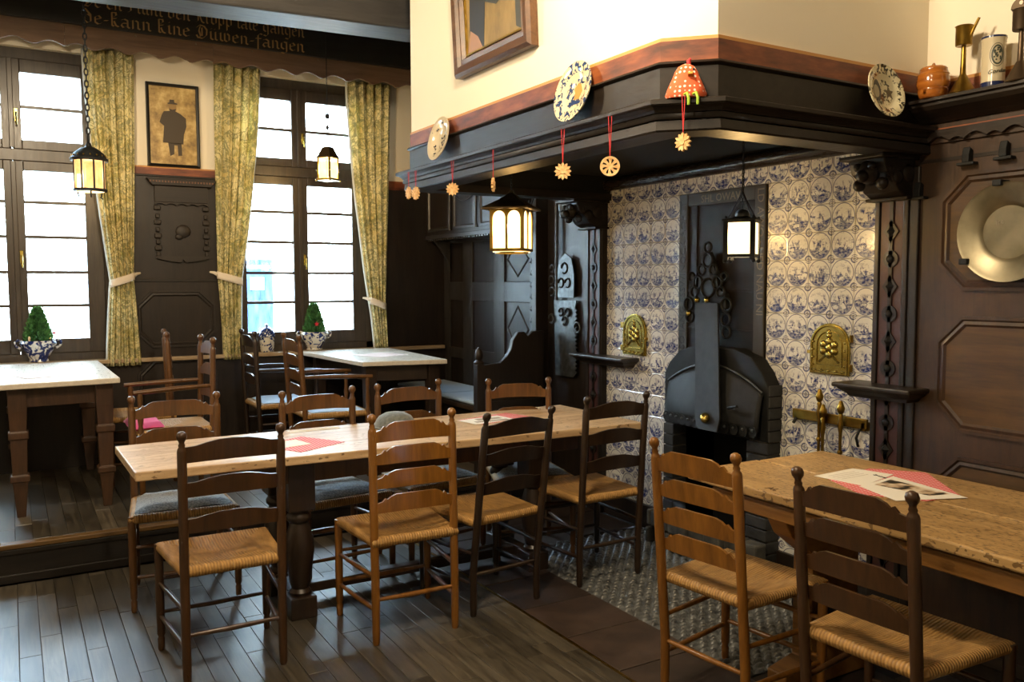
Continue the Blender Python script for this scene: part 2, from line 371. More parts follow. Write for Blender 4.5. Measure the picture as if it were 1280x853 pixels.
# brass edge strip and red-brown hearth slabs
B().box(-1.362, -1.35, -3.0, 2.43, -.012, .003).obj('edge_strip', BRASSD, fl)
n = N('hearth_slab_stone'); v = n.obj()
c = n.mix(1.0, n.ramp(n.noise(v, 5, 5, .6), [(.3, '241c19'), (.7, '40332c')]), n.ramp(n.rnd(), [(0, .7), (1, 1.35)]), 'MULTIPLY')
SLAB = n.bsdf(c, .5, normal=n.bump(n.noise(v, 18, 4), .15, .006))
for i, (xa, xb) in enumerate(((-1.35, -.955), (-.955, -.5), (-.5, -.05))):
    y = -2.4 + .13*i
    while y < 2.43:
        L = (.36, .48, .42)[i]; yb = min(y+L, 2.43)
        if not (i > 0 and yb > -.12 and y < 1.55) and yb-y > .05:
            B().box(-(xb-xa)/2+.003, (xb-xa)/2-.003, -(yb-y)/2+.003, (yb-y)/2-.003, -.012, .002).obj('hearth_slab', SLAB, fl, ((xa+xb)/2, (y+yb)/2, random.uniform(-.001, .002)), bevel=.003)
        y += L
# cobbled hearth: little upright stones, far too many to count
n = N('hearth_pebbles'); v = n.obj(); COB = n.bsdf(n.ramp(n.noise(v, 26, 3), [(.3, '2e3033'), (.7, '6c7072')]), .32)
q = B(); q.box(-.955, -.05, -.16, 1.6, -.012, -.004); y = -.15; row = 0
while y < 1.59:
    x = -.93 + (.03 if row % 2 else 0)
    while x < -.07:
        a = .024+random.uniform(-.003, .003); b_ = .0125; hh = random.uniform(.006, .012)
        vs = [(x+a*dx, y+b_*dy, -.006) for dx, dy in ((-1,0),(-.6,-1),(.6,-1),(1,0),(.6,1),(-.6,1))] + [(x+.55*a*dx, y+.55*b_*dy, hh) for dx, dy in ((-1,0),(-.6,-1),(.6,-1),(1,0),(.6,1),(-.6,1))]
        q.add(vs, [(i, (i+1) % 6, 6+(i+1) % 6, 6+i) for i in range(6)] + [(6,7,8,9,10,11)]); x += .056
    y += .031; row += 1
q.obj('hearth_cobbles', COB, fl, smooth=70)['kind'] = 'stuff'
# window platform
pf = struct(B().box(-6.2, 0, 2.47, 4.6, 0, .186).obj('floor_platform', plain('platform_core', '1c1612', .8)))
strips(pf, 'floor_strip', -3.98, -1.2, 2.5, 4.34, .186, .2, .0795, (.7, .95), OAK)
B().box(-6.2, -3.98, 2.5, 4.34, .186, .2).box(-1.2, 0, 2.5, 4.34, .186, .2).obj('floor_strips_rest', OAK, pf)['kind'] = 'stuff'
B().box(-6.2, 0, 2.445, 2.5, .175, .2).obj('step_nosing', wood('step_nosing_wood', '4a3519', '6e532c', 'x', .45), pf, bevel=.004)
B().box(-6.2, 0, 2.462, 2.475, .04, .175).obj('step_riser', DARKX, pf)
B().box(-6.2, 0, 2.452, 2.47, .145, .172).box(-6.2, 0, 2.45, 2.47, 0, .045).obj('step_moulding', DARKX, pf, bevel=.004)
# ceiling, beams
struct(B().box(-6.2, .25, -6.2, 4.6, 3.5, 3.6).obj('ceiling', wood('ceiling_boards', '3a2e22', '594936', 'y', .6)))
struct(B().prism([(-6.2, 3.02), (0, 2.483), (0, 2.21), (-6.2, 2.745)], 'z', 3.0, 3.5).obj('trim_1', wood('ceiling_beam_wood', '1b1918', '34312f', 'x', .55, bump=.5), bevel=.012))
tb = struct(B().box(-6.2, .0, 4.09, 4.35, 3.245, 3.5).obj('trim_2', TEXTB, bevel=.004))

# window wall with its two openings
WX = [(-3.89, -2.65), (-1.9, -.66)]; Z0, Z1 = .95, 3.115
q = B(); xs = [-6.2] + [c_ for p_ in WX for c_ in p_] + [.25]
for a, b_ in ((-6.2, -3.89), (-2.65, -1.9), (-.66, .25)): q.box(a, b_, 4.35, 4.62, 0, 3.6)
for a, b_ in WX: q.box(a, b_, 4.35, 4.62, 0, Z0-.02); q.box(a, b_, 4.35, 4.62, Z1, 3.6)
struct(q.obj('wall_window', CREAM))
struct(B().box(-6.2, .25, -6.4, -6.2, 0, 3.6).obj('wall_back', CREAM))
struct(B().box(-6.4, -6.2, -6.4, 4.62, 0, 3.6).obj('wall_left', CREAM))
# sill
struct(B().box(-6.2, -.05, 4.28, 4.46, .93, .96).obj('trim_3', wood('window_sill_wood', '8a7356', 'b9a384', 'x', .3), bevel=.006))
# lower wainscot under the sill
struct(B().box(-6.2, -.0, 4.315, 4.35, .2, .93).obj('trim_4', DARKW))
# window frames, sashes, panes
WIN = wood('window_frame_wood', '26211b', '463c31', 'z', .34)
BARS_LOW = [1.35, 1.585, 1.83, 2.07]
for wi, (xa, xb) in enumerate(WX):
    t_ = thing('window_%d' % (wi+1), '', 'window'); del t_['label']; del t_['category']; struct(t_)
    cx_ = (xa+xb)/2 + (0.0); F0, F1 = 4.40, 4.47
    q = B().box(xa, xa+.075, F0, F1, Z0, Z1).box(xb-.075, xb, F0, F1, Z0, Z1).box(xa, xb, F0, F1, Z1-.075, Z1).box(xa, xb, F0, F1, Z0, Z0+.065)
    q.box(xa, xb, F0-.012, F1, 2.35, 2.43)
    q.obj('window_frame', WIN, t_, bevel=.004)
    B().box(cx_-.016, cx_+.016, F0-.022, F0, 1.03, 2.345).box(cx_-.016, cx_+.016, F0-.022, F0, 2.435, 3.04).obj('cover_strip', WIN, t_, bevel=.004)
    for s_ in (-1, 1):
        e0, e1 = sorted((cx_ + s_*.002, cx_ + s_*.545)); g0, g1 = sorted((cx_ + s_*.06, cx_ + s_*.435))
        for lo, hi, gl, gh, bars in ((1.015, 2.35, 1.115, 2.285, BARS_LOW), (2.43, 3.04, 2.495, 2.95, [2.72])):
            q = B().box(e0, g0, F0-.008, F1-.02, lo, hi).box(g1, e1, F0-.008, F1-.02, lo, hi).box(g0, g1, F0-.008, F1-.02, lo, gl).box(g0, g1, F0-.008, F1-.02, gh, hi)
            sa = q.obj('sash', WIN, t_, bevel=.004)
            zz = [gl] + bars + [gh]
            for z_ in bars: B().box(g0, g1, F0+.004, F1-.03, z_-.011, z_+.011).obj('glazing_bar', WIN, sa)
            for za, zb in zip(zz[:-1], zz[1:]): B().box(g0, g1, F0+.018, F0+.022, za, zb).obj('pane', GLASS, sa)
    for hz in (2.66, 1.69):
        hx = cx_+.03
        h_ = B().box(hx-.012, hx+.012, F0-.016, F0-.008, hz-.045, hz+.045).obj('window_handle', BRASS, t_, bevel=.003)
        B().tube([(hx, F0-.016, hz+.01), (hx, F0-.045, hz+.01), (hx, F0-.05, hz-.03), (hx, F0-.05, hz-.075)], .006, 8).obj('lever', BRASS, h_, smooth=40)

# fireplace wall with the firebox hole
q = B().box(0, .25, -6.2, .68, 0, 3.6).box(0, .25, 1.27, 4.62, 0, 3.6).box(0, .25, .68, 1.27, .78, 3.6)
wf = struct(q.obj('wall_fireplace', plain('wall_core', '2a241e', .9)))
T = .13; ZT = 1.997
c_ = .0025; hw = T/2-.0012
def tilemesh():
    q = B(); d_ = ((-1,-1),(1,-1),(1,1),(-1,1))
    q.add([(0, a*hw, b_*hw) for a, b_ in d_] + [(-.007+c_*.6, a*hw, b_*hw) for a, b_ in d_] + [(-.007, a*(hw-c_), b_*(hw-c_)) for a, b_ in d_],
          [(0,1,5,4),(1,2,6,5),(2,3,7,6),(3,0,4,7),(4,5,9,8),(5,6,10,9),(6,7,11,10),(7,4,8,11),(8,9,10,11)])
    return q.mesh('tile', DELFT)
tm = tilemesh()
B().box(-.004, 0, 0, .65, .14, 2.12).box(-.004, 0, 1.3, 2.0, .14, 2.12).box(-.004, 0, .65, 1.3, 1.99, 2.12).obj('tile_bed', GROUT, wf)
for kk in range(-1, 15):
    for j in range(16):
        zc = ZT - (kk+.5)*T; yc = (j+.5)*T
        if 5 <= j <= 9 and kk >= 0: continue
        o = mk('tile', tm, wf, (-.004 + random.uniform(-.0008, .0008), yc, zc)); o.rotation_euler = (random.uniform(-.006, .006), 0, random.uniform(-.008, .008))
struct(B().box(-.03, 0, -.02, .54, 0, .145).box(-.03, 0, 1.44, 2.0, 0, .145).obj('baseboard_fireplace', DARKY, bevel=.005))

# ---- chimney breast and hood
HP = [(0, 2.05), (-1.34, 2.05), (-1.34, -.085), (-1.205, -.22), (0, -.22)]
def hsweep(prof, path=HP): return B().sweep(path, prof, side=-1)
br = struct(B().prism(HP, 'z', 2.19, 3.5).obj('wall_chimney_breast', CREAM))
hsweep([(0, 2.265), (.006, 2.265), (.006, 2.334), (0, 2.334)]).obj('red_band', RED, br)
hsweep([(0, 2.334), (.005, 2.334), (.005, 2.346), (0, 2.346)]).obj('yellow_line', YBAND, br)
hood = thing('chimney_hood', 'dark wooden chimney hood with stepped cornice over the tiled fireplace', 'chimney hood')
HW = wood('hood_wood', '120e0b', '231c16', 'y', .42, wear=.12, wearc='33281f', spec=.28)
hsweep([(0, 2.243), (.014, 2.246), (.021, 2.254), (.014, 2.263), (0, 2.266)]).obj('bead_moulding', HW, hood, smooth=60)
hsweep([(0, 2.12), (.008, 2.12), (.008, 2.245), (0, 2.245)]).obj('frieze', HW, hood)
hsweep([(-.02, 2.104), (.066, 2.104), (.071, 2.109), (.071, 2.122), (.066, 2.126), (-.02, 2.126)]).obj('mantel_shelf', HW, hood)
hsweep([(-.02, 2.084), (.040, 2.084), (.045, 2.094), (.058, 2.104), (-.02, 2.104)]).obj('crown_moulding', HW, hood)
hsweep([(-.02, 2.062), (.036, 2.062), (.040, 2.070), (.037, 2.082), (-.02, 2.084)]).obj('roll_moulding', HW, hood, smooth=50)
hsweep([(-.10, 2.02), (.028, 2.02), (.034, 2.026), (.030, 2.058), (-.02, 2.062), (-.10, 2.062)]).obj('fascia', HW, hood)
inner = [(-.0, 1.96), (-1.25, 1.96), (-1.25, -.05), (-1.17, -.13), (-.0, -.13)]
B().sweep(inner, [(0, 2.03), (.02, 2.03), (.02, 2.2), (0, 2.2)], side=-1).prism([(-.01, 2.045), (-1.335, 2.045), (-1.335, -.083), (-1.203, -.215), (-.01, -.215)], 'z', 2.17, 2.189).obj('hood_dark_inside', SOOT_SHADE, hood)  # near-black board stands for the unlit inside of the open hood
# round rail at the top of the tiling
tr_ = B().tube([(-.035, -.02, 2.115), (-.035, 2.0, 2.115)], .038, 14).obj('hood_rail', wood('hood_rail_wood', '17120f', '332a24', 'y', .28), None, smooth=50)
tag(tr_, 'round dark polished rail along the top of the delft tiles', 'rail')

# ---- pilasters, corbels, ledges
PILR = plain('pilaster_red_ground', '3f1f19', .5)
def pilaster(ya, yb, side):
    t_ = thing('pilaster', 'studded red and dark pilaster %s' % side, 'pilaster', (0, (ya+yb)/2, 0)); h_ = (yb-ya)/2
    B().box(-.055, 0, -h_, h_, 0, 1.9).obj('shaft', DARKW, t_, bevel=.004)
    B().box(-.058, -.05, -h_*.62, h_*.62, .15, 1.86).obj('red_ground', PILR, t_)
    z = .3; k = 0; pts = []
    # fretted strap made of alternating rounds and lozenges joined by a narrow band
    B().box(-.064, -.056, -.009, .009, .18, 1.85).obj('strap', DARKW, t_)
    while z < 1.8:
        if k % 2: B().lathe([(.036, -.064), (.036, -.0565)], (0, 0, z), 18, 'x').obj('strap_round', DARKW, t_)
        else: B().prism([(0, z-.05), (.036, z), (0, z+.05), (-.036, z)], 'x', -.064, -.0565).obj('strap_lozenge', DARKW, t_)
        if k % 2: B().ball((-.066, 0, z), .017, 12, 8, (.7, 1, 1)).obj('stud', IRON, t_, smooth=60)
        else:
            q = B(); q.add([(-.064, .02, z), (-.064, 0, z+.024), (-.064, -.02, z), (-.064, 0, z-.024), (-.08, 0, z)], [(0,1,4),(1,2,4),(2,3,4),(3,0,4)]); q.obj('stud', IRON, t_)
        z += .118; k += 1
    for s_ in (-1, 1): B().box(-.066, -.05, s_*h_*.8-.012, s_*h_*.8+.012, .15, 1.86).obj('edge_moulding', DARKW, t_, bevel=.004)
pilaster(-.175, -.005, 'at the right edge of the tiles'); pilaster(1.99, 2.15, 'at the left edge of the tiles')
def corbel(yc, side):
    t_ = thing('corbel', 'carved dark corbel under the hood %s' % side, 'corbel', (0, yc, 0))
    prof = [(0, 1.852), (-.10, 1.852), (-.15, 1.875), (-.20, 1.93), (-.235, 1.95), (-.25, 1.99), (-.25, 2.02), (0, 2.02)]
    B().prism(prof, 'y', -.085, .085).obj('body', HW, t_, bevel=.006)
    B().box(-.29, 0, -.105, .105, 2.005, 2.022).obj('abacus', HW, t_, bevel=.004)
    B().box(-.12, 0, -.1, .1, 1.842, 1.856).obj('base_plate', HW, t_, bevel=.004)
    q = B().ball((-.235, 0, 1.955), .05, 14, 9, (.8, 1, 1)).ball((-.275, 0, 1.935), .026, 10, 7).ball((-.26, .035, 1.975), .018).ball((-.26, -.035, 1.975), .018)
    for s_ in (-1, 1): q.ball((-.2, s_*.07, 1.96), .03, 10, 7, (.7, .6, 1.1)); q.ball((-.22, s_*.055, 1.905), .026, 10, 7); q.ball((-.16, s_*.085, 1.93), .03, 10, 7, (1, .35, 1)); q.ball((-.09, s_*.085, 1.95), .038, 10, 7, (1, .3, 1))
    q.obj('carved_head', HW, t_, smooth=70)
corbel(-.10, 'above the right pilaster'); corbel(2.07, 'above the left pilaster')
def ledge(ya, yb, x1, side, z=1.045):
    t_ = thing('ledge', 'small dark moulded ledge across the %s pilaster' % side, 'ledge')
    B().box(x1, 0, ya, yb, z-.008, z+.012).obj('top_board', DARKY, t_, bevel=.006)
    B().sweep([(0, yb-.02), (x1+.03, yb-.02), (x1+.03, ya+.02), (0, ya+.02)], [(-.06, z-.008), (.012, z-.008), (0, z-.02), (-.02, z-.035), (-.03, z-.05), (-.06, z-.05)], side=-1).obj('moulding', DARKY, t_)
ledge(-.28, .10, -.19, 'right'); ledge(1.66, 2.22, -.15, 'left', 1.025)

# ---- lettering helpers
def textmesh(s, size):
    cu = bpy.data.curves.new('lettering', 'FONT'); cu.body = s; cu.size = size; cu.extrude = .0008; cu.resolution_u = 2
    o = bpy.data.objects.new('lettering', cu); COL.objects.link(o)
    dg = bpy.context.evaluated_depsgraph_get(); me = bpy.data.meshes.new_from_object(o.evaluated_get(dg))
    bpy.data.objects.remove(o); bpy.data.curves.remove(cu)
    q = B(); q.v = [tuple(v_.co) for v_ in me.vertices]; q.f = [tuple(p_.vertices) for p_ in me.polygons]; bpy.data.meshes.remove(me); return q
def letters(q, mat, parent):
    bm = bmesh.new(); vs = [bm.verts.new(p_) for p_ in q.v]
    for f_ in q.f:
        try: bm.faces.new([vs[i] for i in f_])
        except ValueError: pass
    bmesh.ops.remove_doubles(bm, verts=bm.verts, dist=1e-5); bm.verts.index_update(); seen = set()
    for v0 in bm.verts:
        if v0.index in seen: continue
        st_ = [v0]; isl = []; seen.add(v0.index)
        while st_:
            c_ = st_.pop(); isl.append(c_)
            for e_ in c_.link_edges:
                o_ = e_.other_vert(c_)
                if o_.index not in seen: seen.add(o_.index); st_.append(o_)
        ix = {v_.index: i for i, v_ in enumerate(isl)}; fs = {f_ for v_ in isl for f_ in v_.link_faces}
        b_ = B(); b_.v = [tuple(v_.co) for v_ in isl]; b_.f = [tuple(ix[v_.index] for v_ in f_.verts) for f_ in fs]
        b_.obj('letter', mat, parent)
    bm.free()
def frame(o_, xd, yd):
    xd = Vector(xd).normalized(); yd = Vector(yd).normalized(); zd = xd.cross(yd)
    return Matrix(((xd.x, yd.x, zd.x, o_[0]), (xd.y, yd.y, zd.y, o_[1]), (xd.z, yd.z, zd.z, o_[2]), (0, 0, 0, 1)))
# broad-nib blackletter: every stroke is a polyline drawn with a slanted pen; unit = x-height 1
GL = {
 'a': (.85, [[(.1,.85),(.35,1),(.6,.85),(.6,.12),(.75,0)], [(.6,.55),(.2,.5),(.08,.25),(.25,0),(.6,.25)]]),
 'b': (.85, [[(.12,1.6),(.12,.15),(.35,0),(.62,.2),(.62,.8),(.4,1),(.12,.8)]]),
 'd': (.85, [[(.62,.8),(.4,1),(.12,.8),(.12,.2),(.35,0),(.62,.2),(.62,.95),(.2,1.6)]]),
 'e': (.72, [[(.12,.5),(.6,.7),(.4,1),(.12,.8),(.12,.2),(.35,0),(.6,.15)]]),
 'f': (.62, [[(.22,-.4),(.25,1.35),(.45,1.6),(.65,1.5)], [(.02,.95),(.55,.98)]]),
 'g': (.85, [[(.62,.85),(.4,1),(.12,.8),(.12,.25),(.35,.05),(.62,.25)], [(.62,1),(.62,-.25),(.4,-.5),(.1,-.4)]]),
 'h': (.85, [[(.12,1.6),(.12,0)], [(.12,.8),(.4,1),(.62,.8),(.62,.1),(.45,-.4)]]),
 'i': (.45, [[(.08,.85),(.2,1),(.2,.12),(.36,0)], [(.2,1.32),(.26,1.4)]]),
 'k': (.8, [[(.14,1.6),(.14,.1),(.28,0)], [(.14,1.55),(.45,1.6),(.5,1.3),(.14,.95)], [(.14,.85),(.5,.95)], [(.3,.6),(.45,.12),(.66,0)]]),
 'l': (.42, [[(.14,1.6),(.14,.12),(.32,0)]]),
 'm': (1.3, [[(.05,.88),(.18,1),(.18,0)], [(.18,.8),(.42,1),(.58,.85),(.58,0)], [(.58,.8),(.82,1),(.98,.85),(.98,.12),(1.12,0)]]),
 'n': (.88, [[(.05,.88),(.18,1),(.18,0)], [(.18,.8),(.42,1),(.6,.85),(.6,.12),(.76,0)]]),
 'o': (.78, [[(.35,1),(.12,.8),(.12,.2),(.35,0),(.6,.2),(.6,.8),(.35,1)]]),
 'p': (.85, [[(.05,.9),(.16,1),(.16,-.5)], [(.16,.8),(.4,1),(.64,.8),(.64,.2),(.4,0),(.16,.2)]]),
 'r': (.6, [[(.05,.88),(.18,1),(.18,.1),(.3,0)], [(.18,.8),(.4,1),(.52,.82)]]),
 't': (.5, [[(.2,1.3),(.2,.12),(.4,0)], [(.02,.98),(.42,.98)]]),
 'u': (.88, [[(.08,.88),(.18,1),(.18,.15),(.38,0),(.6,.2)], [(.6,1),(.6,.12),(.76,0)]]),
 'ü': (.88, [[(.08,.88),(.18,1),(.18,.15),(.38,0),(.6,.2)], [(.6,1),(.6,.12),(.76,0)], [(.2,1.28),(.26,1.36)], [(.52,1.28),(.58,1.36)]]),
 'w': (1.2, [[(.05,.9),(.18,1),(.18,.15),(.38,0),(.55,.15)], [(.55,1),(.55,.15),(.75,0),(.96,.2),(.96,.8),(.78,1)]]),
 'D': (1.15, [[(.1,1.25),(.35,1.6),(.75,1.5),(.98,1.1),(.95,.45),(.6,0),(.2,.05),(.05,.35)], [(.4,1.45),(.28,.9),(.42,.3),(.3,.05)], [(.55,1.3),(.55,.3)]]),
 'K': (1.1, [[(.05,1.3),(.25,1.6),(.5,1.5),(.35,1.1),(.35,.2),(.1,0)], [(.5,1.5),(.85,1.6),(.9,1.35)], [(.35,.9),(.8,1.05)], [(.5,.9),(.75,.12),(1,0)]]),
 'F': (1.0, [[(.1,1.4),(.4,1.6),(.9,1.5)], [(.45,1.55),(.35,.9),(.4,.2),(.1,0)], [(.3,.85),(.75,.9)]]),
 '-': (.6, [[(.1,.5),(.42,.55)]]), ' ': (.45, []),
}
def blackletter(s, size, pen=.17):
    q = B(); x = 0; px_, py_ = pen*math.cos(math.radians(40))/2*1.0, pen*math.sin(math.radians(40))/2
    for ch in s:
        adv, strokes = GL[ch]
        for st_ in strokes:
            for (x0, y0), (x1, y1) in zip(st_[:-1], st_[1:]):
                vs = [(x0-px_, y0-py_), (x0+px_, y0+py_), (x1+px_, y1+py_), (x1-px_, y1-py_)]
                ar = sum(vs[i][0]*vs[(i+1) % 4][1]-vs[(i+1) % 4][0]*vs[i][1] for i in range(4))
                if abs(ar) < 1e-4: continue
                vv = [((x+a)*size, b_*size, 0.0012) for a, b_ in vs]; vl = [((x+a)*size, b_*size, -.0006) for a, b_ in vs]
                q.add(vv+vl, [(0,1,2,3),(7,6,5,4),(0,4,5,1),(1,5,6,2),(2,6,7,3),(3,7,4,0)])
        x += adv
    return q, x*size
GOLDL = plain('ochre_lettering_paint', 'a8834f', .6)
for s_, z_, x0_, x1_ in (('de-kann kine Düwen-fangen', 3.262, -2.83, -1.31), ('De en Flunt den Kropp late gangen', 3.372, -2.83, -1.31)):
    if z_ < 3.3: s_ = 'de-kann kine Düwen-fangen'
    q, wd_ = blackletter(s_, .058); k_ = (x1_-x0_)/wd_
    q.v = [(a*k_, b_, c_) for a, b_, c_ in q.v]
    q.xf(frame((x0_, 4.089, z_), (1, 0, 0), (0, 0, 1))).obj('lettering', GOLDL, tb, label='ochre blackletter inscription')

# scalloped valance board above the curtains
val = thing('valance_board', 'brown scalloped valance board running above the window curtains', 'valance')
def scallop(xa, xb, zlow, zup, per, amp):
    pts = [(xa, zup)]; n_ = int((xb-xa)/per*12)
    for i in range(n_+1):
        x = xa+(xb-xa)*i/n_; ph = ((x-xa)/per) % 1
        z = zlow + amp*(math.sin(PI*min(ph/.72, 1)) if ph < .72 else -.25*math.sin(PI*(ph-.72)/.28)*1.0)
        if abs(ph-.72) < .03: z += amp*.25
        pts.append((x, z))
    pts.append((xb, zup)); return pts
for xa, xb in ((-5.2, -2.94), (-2.94, -1.98), (-1.98, -.06)):
    B().prism(scallop(xa, xb-.002, 3.10, 3.25, .21, .026), 'y', 4.125, 4.15).obj('board', VALW, val)
for x in (-2.84, -2.5, -2.1, -1.7, -1.2): B().ball((x, 4.124, 3.225), .006, 8, 6).obj('nail', PEWTER, val, smooth=60)

# ---- pier panelling between the windows
pp = thing('pier_panelling', 'dark carved wall panelling with a framed niche between the two windows', 'panelling')
B().box(-2.62, -1.93, 4.325, 4.35, .93, 2.285).obj('backing_board', DARKW, pp)
B().box(-2.62, -1.93, 4.315, 4.349, 2.285, 2.30).obj('top_moulding', DARKX, pp, bevel=.004)
rb_ = B().box(-2.65, -1.9, 4.338, 4.351, 2.30, 2.36).obj('red_band', RED, pp)
B().box(-2.65, -1.9, 4.337, 4.3505, 2.352, 2.362).obj('yellow_line', YBAND, pp)
B().box(-.655, -.02, 4.338, 4.351, 2.285, 2.36).obj('red_band', RED, pp)
CARV = wood('carved_panel_wood', '1a1613', '2c2520', 'x', .5, spec=.4)
B().prism([(-2.44, 2.27), (-1.95, 2.27), (-1.99, 2.22), (-2.40, 2.22)], 'y', 4.27, 4.325).obj('niche_cornice', CARV, pp, bevel=.004)
for i in range(22): B().box(-2.42+i*.0207, -2.42+i*.0207+.011, 4.265, 4.28, 2.242, 2.254).obj('dentil', plain('dentil_wood', '6a4630', .5) if i == 0 else bpy.data.materials['dentil_wood'], pp)
B().box(-2.385, -2.01, 4.295, 4.325, 2.10, 2.22).obj('niche_frieze', CARV, pp, bevel=.004)
q = B()
pts = [(-2.385, 2.10)]
for i in range(33):
    t_ = i/32; pts.append((-2.385+.375*t_, 2.078+.014*abs(math.sin(PI*t_*5))))
pts.append((-2.01, 2.10)); B().prism(pts, 'y', 4.297, 4.32).obj('niche_scallop', CARV, pp)
for s_ in (0, 1):
    xb = -2.385 if s_ == 0 else -2.045
    for i, zz in enumerate([2.06, 2.0, 1.955, 1.90, 1.855, 1.81, 1.765, 1.72]):
        B().box(xb + (.004 if i % 2 else -.006), xb+.035+(-.004 if i % 2 else .006), 4.298, 4.325, zz-.017, zz+.017).obj('niche_jamb_block', CARV, pp, bevel=.006)
pts = [(-2.385, 1.705)] + [(-2.385+.375*i/24, 1.69-.03*math.sin(PI*i/24)*(1 if i != 12 else .3)) for i in range(25)] + [(-2.01, 1.705)]
B().prism(pts, 'y', 4.298, 4.325).obj('niche_apron', CARV, pp)
B().ball((-2.19, 4.322, 1.89), .05, 12, 8, (1.1, .3, 1)).ball((-2.22, 4.322, 1.85), .03, 10, 6, (1, .4, .8)).obj('carved_boss', CARV, pp, smooth=60)
def octa(y0, y1, z0, z1, c): return [(y0+c, z0), (y1-c, z0), (y1, z0+c), (y1, z1-c), (y1-c, z1), (y0+c, z1), (y0, z1-c), (y0, z0+c)]
def octframe(parent, path, wd, dp, plane, axis, mat, field=None):
    mp = (lambda u, v, h: (plane-h, u, v)) if axis == 'x' else (lambda u, v, h: (u, plane-h, v))
    B().sweep(path, [(0, 0), (0, dp), (wd*.3, dp), (wd*.45, dp*.55), (wd*.75, dp*.75), (wd, dp*.2), (wd, 0)], True, mp).obj('octagon_moulding', mat, parent)
    if field:
        b_ = B().prism(path, axis, plane-.004, plane); b_.obj('octagon_field', field, parent)
B().box(-2.62, -1.93, 4.319, 4.325, 1.515, 1.535).obj('rail_moulding', DARKX, pp, bevel=.003)
octframe(pp, octa(-2.535, -1.975, 1.03, 1.45, .11), .04, .014, 4.325, 'y', CARV)
octframe(pp, octa(-2.535, -1.975, .45, .95, .11), .04, .014, 4.315, 'y', CARV)
# plain dark panelling right of the right window
B().box(-.64, -.0, 4.325, 4.35, .93, 2.285).obj('side_board', DARKW, pp)

# ---- right-hand wall: panelling, cornice, plaster above
rw = struct(B().box(-.04, 0, -6.2, -.175, 0, 3.5).obj('wall_right', CREAM))
pr_ = thing('wall_panelling', 'brown wood panelling with octagonal fields on the right wall', 'panelling')
B().box(-.05, -.04, -3.2, -.175, 0, 2.06).obj('backing_board', BROWNY, pr_)
B().box(-.052, -.04, -3.2, -.2, 1.985, 2.0).obj('joint_moulding', DARKY, pr_)
B().box(-.062, -.04, -.215, -.175, .0, 1.98).obj('edge_stile', DARKW, pr_, bevel=.006)
for y0, y1 in ((-.915, -.31), (-1.68, -1.07), (-2.44, -1.84)):
    for z0, z1, fm in ((1.465, 1.93, OCTW), (.895, 1.363, OCTW), (.30, .797, OCTW)):
        octframe(pr_, octa(y0, y1, z0, z1, .105), .042, .016, -.05, 'x', BROWNY, fm)
cor = thing('wall_cornice', 'dark moulded cornice shelf with scalloped underside on the right wall', 'cornice')
B().sweep([(-3.2, 0), (-.22, 0)], [(.04, 2.135), (.075, 2.14), (.10, 2.155), (.12, 2.165), (.15, 2.18), (.165, 2.195), (.165, 2.205), (.18, 2.21), (.18, 2.222), (.04, 2.222)], mp=lambda u, v, h: (-v, u, h)).obj('crown', DARKY, cor)
B().box(-.062, -.04, -3.2, -.225, 2.06, 2.14).obj('frieze', BROWNY, cor)
B().box(-.066, -.05, -3.2, -.225, 2.112, 2.118).obj('red_line', RED, cor)
pts = [(-3.2, 2.11)]
for i in range(361):
    y = -3.2 + 2.97*i/360; ph = ((y+3.2)/.15) % 1
    z = 2.062 + (.022*math.sin(PI*ph/.6) if ph < .6 else .012*math.sin(PI*(ph-.6)/.4))
    pts.append((y, z))
pts.append((-.23, 2.11)); B().prism(pts, 'x', -.082, -.055).obj('scalloped_trim', DARKY, cor)
B().box(-.05, -.036, -3.2, -.2, 2.222, 2.30).obj('red_band', RED, cor); B().box(-.051, -.036, -3.2, -.2, 2.298, 2.31).obj('yellow_line', YBAND, cor)
# wooden pegs and the pewter plate
def peg(y, z, lab):
    t_ = thing('wall_peg', lab, 'peg', (-.05, y, z), group='dark wooden pegs on the right wall')
    B().box(-.035, 0, -.035, .035, -.012, 0).obj('foot', IRON, t_, bevel=.003)
    B().prism([(-.03, 0), (.0, 0), (.0, .05), (-.02, .06), (-.03, .03)], 'y', -.013, .016).obj('upright', IRON, t_, bevel=.003)
peg(-.42, 1.968, 'dark peg left above the pewter plate'); peg(-.565, 1.972, 'dark peg right above the pewter plate'); peg(-.215, 1.852, 'dark peg beside the carved corbel, lowest of the pegs')
t_ = thing('pewter_plate', 'large round pewter plate hung on the panelled right wall', 'plate', (-.075, -.60, 1.686))
R_ = .188
B().lathe([(.001, -.004), (.10, -.004), (.118, -.02), (.178, -.028), (R_, -.032), (R_, -.026), (.175, -.022), (.115, -.013), (.098, .002), (.001, .002)], (0, 0, 0), 48, 'x', cap=False).obj('dish', PEWTER, t_, smooth=40)
textmesh('Ire', .028).xf(frame((-.0055, .05, .03), (0, -1, .15), (0, .15, 1))).obj('engraving', plain('engraved_pewter', '9b9686', .5, .8), t_)
for a in (100, 215, 325): 
    a_ = math.radians(a); B().box(-.045, .02, -math.cos(a_)*R_-.017, -math.cos(a_)*R_+.017, math.sin(a_)*R_-.012, math.sin(a_)*R_+.012).obj('clip', IRON, t_, bevel=.004)

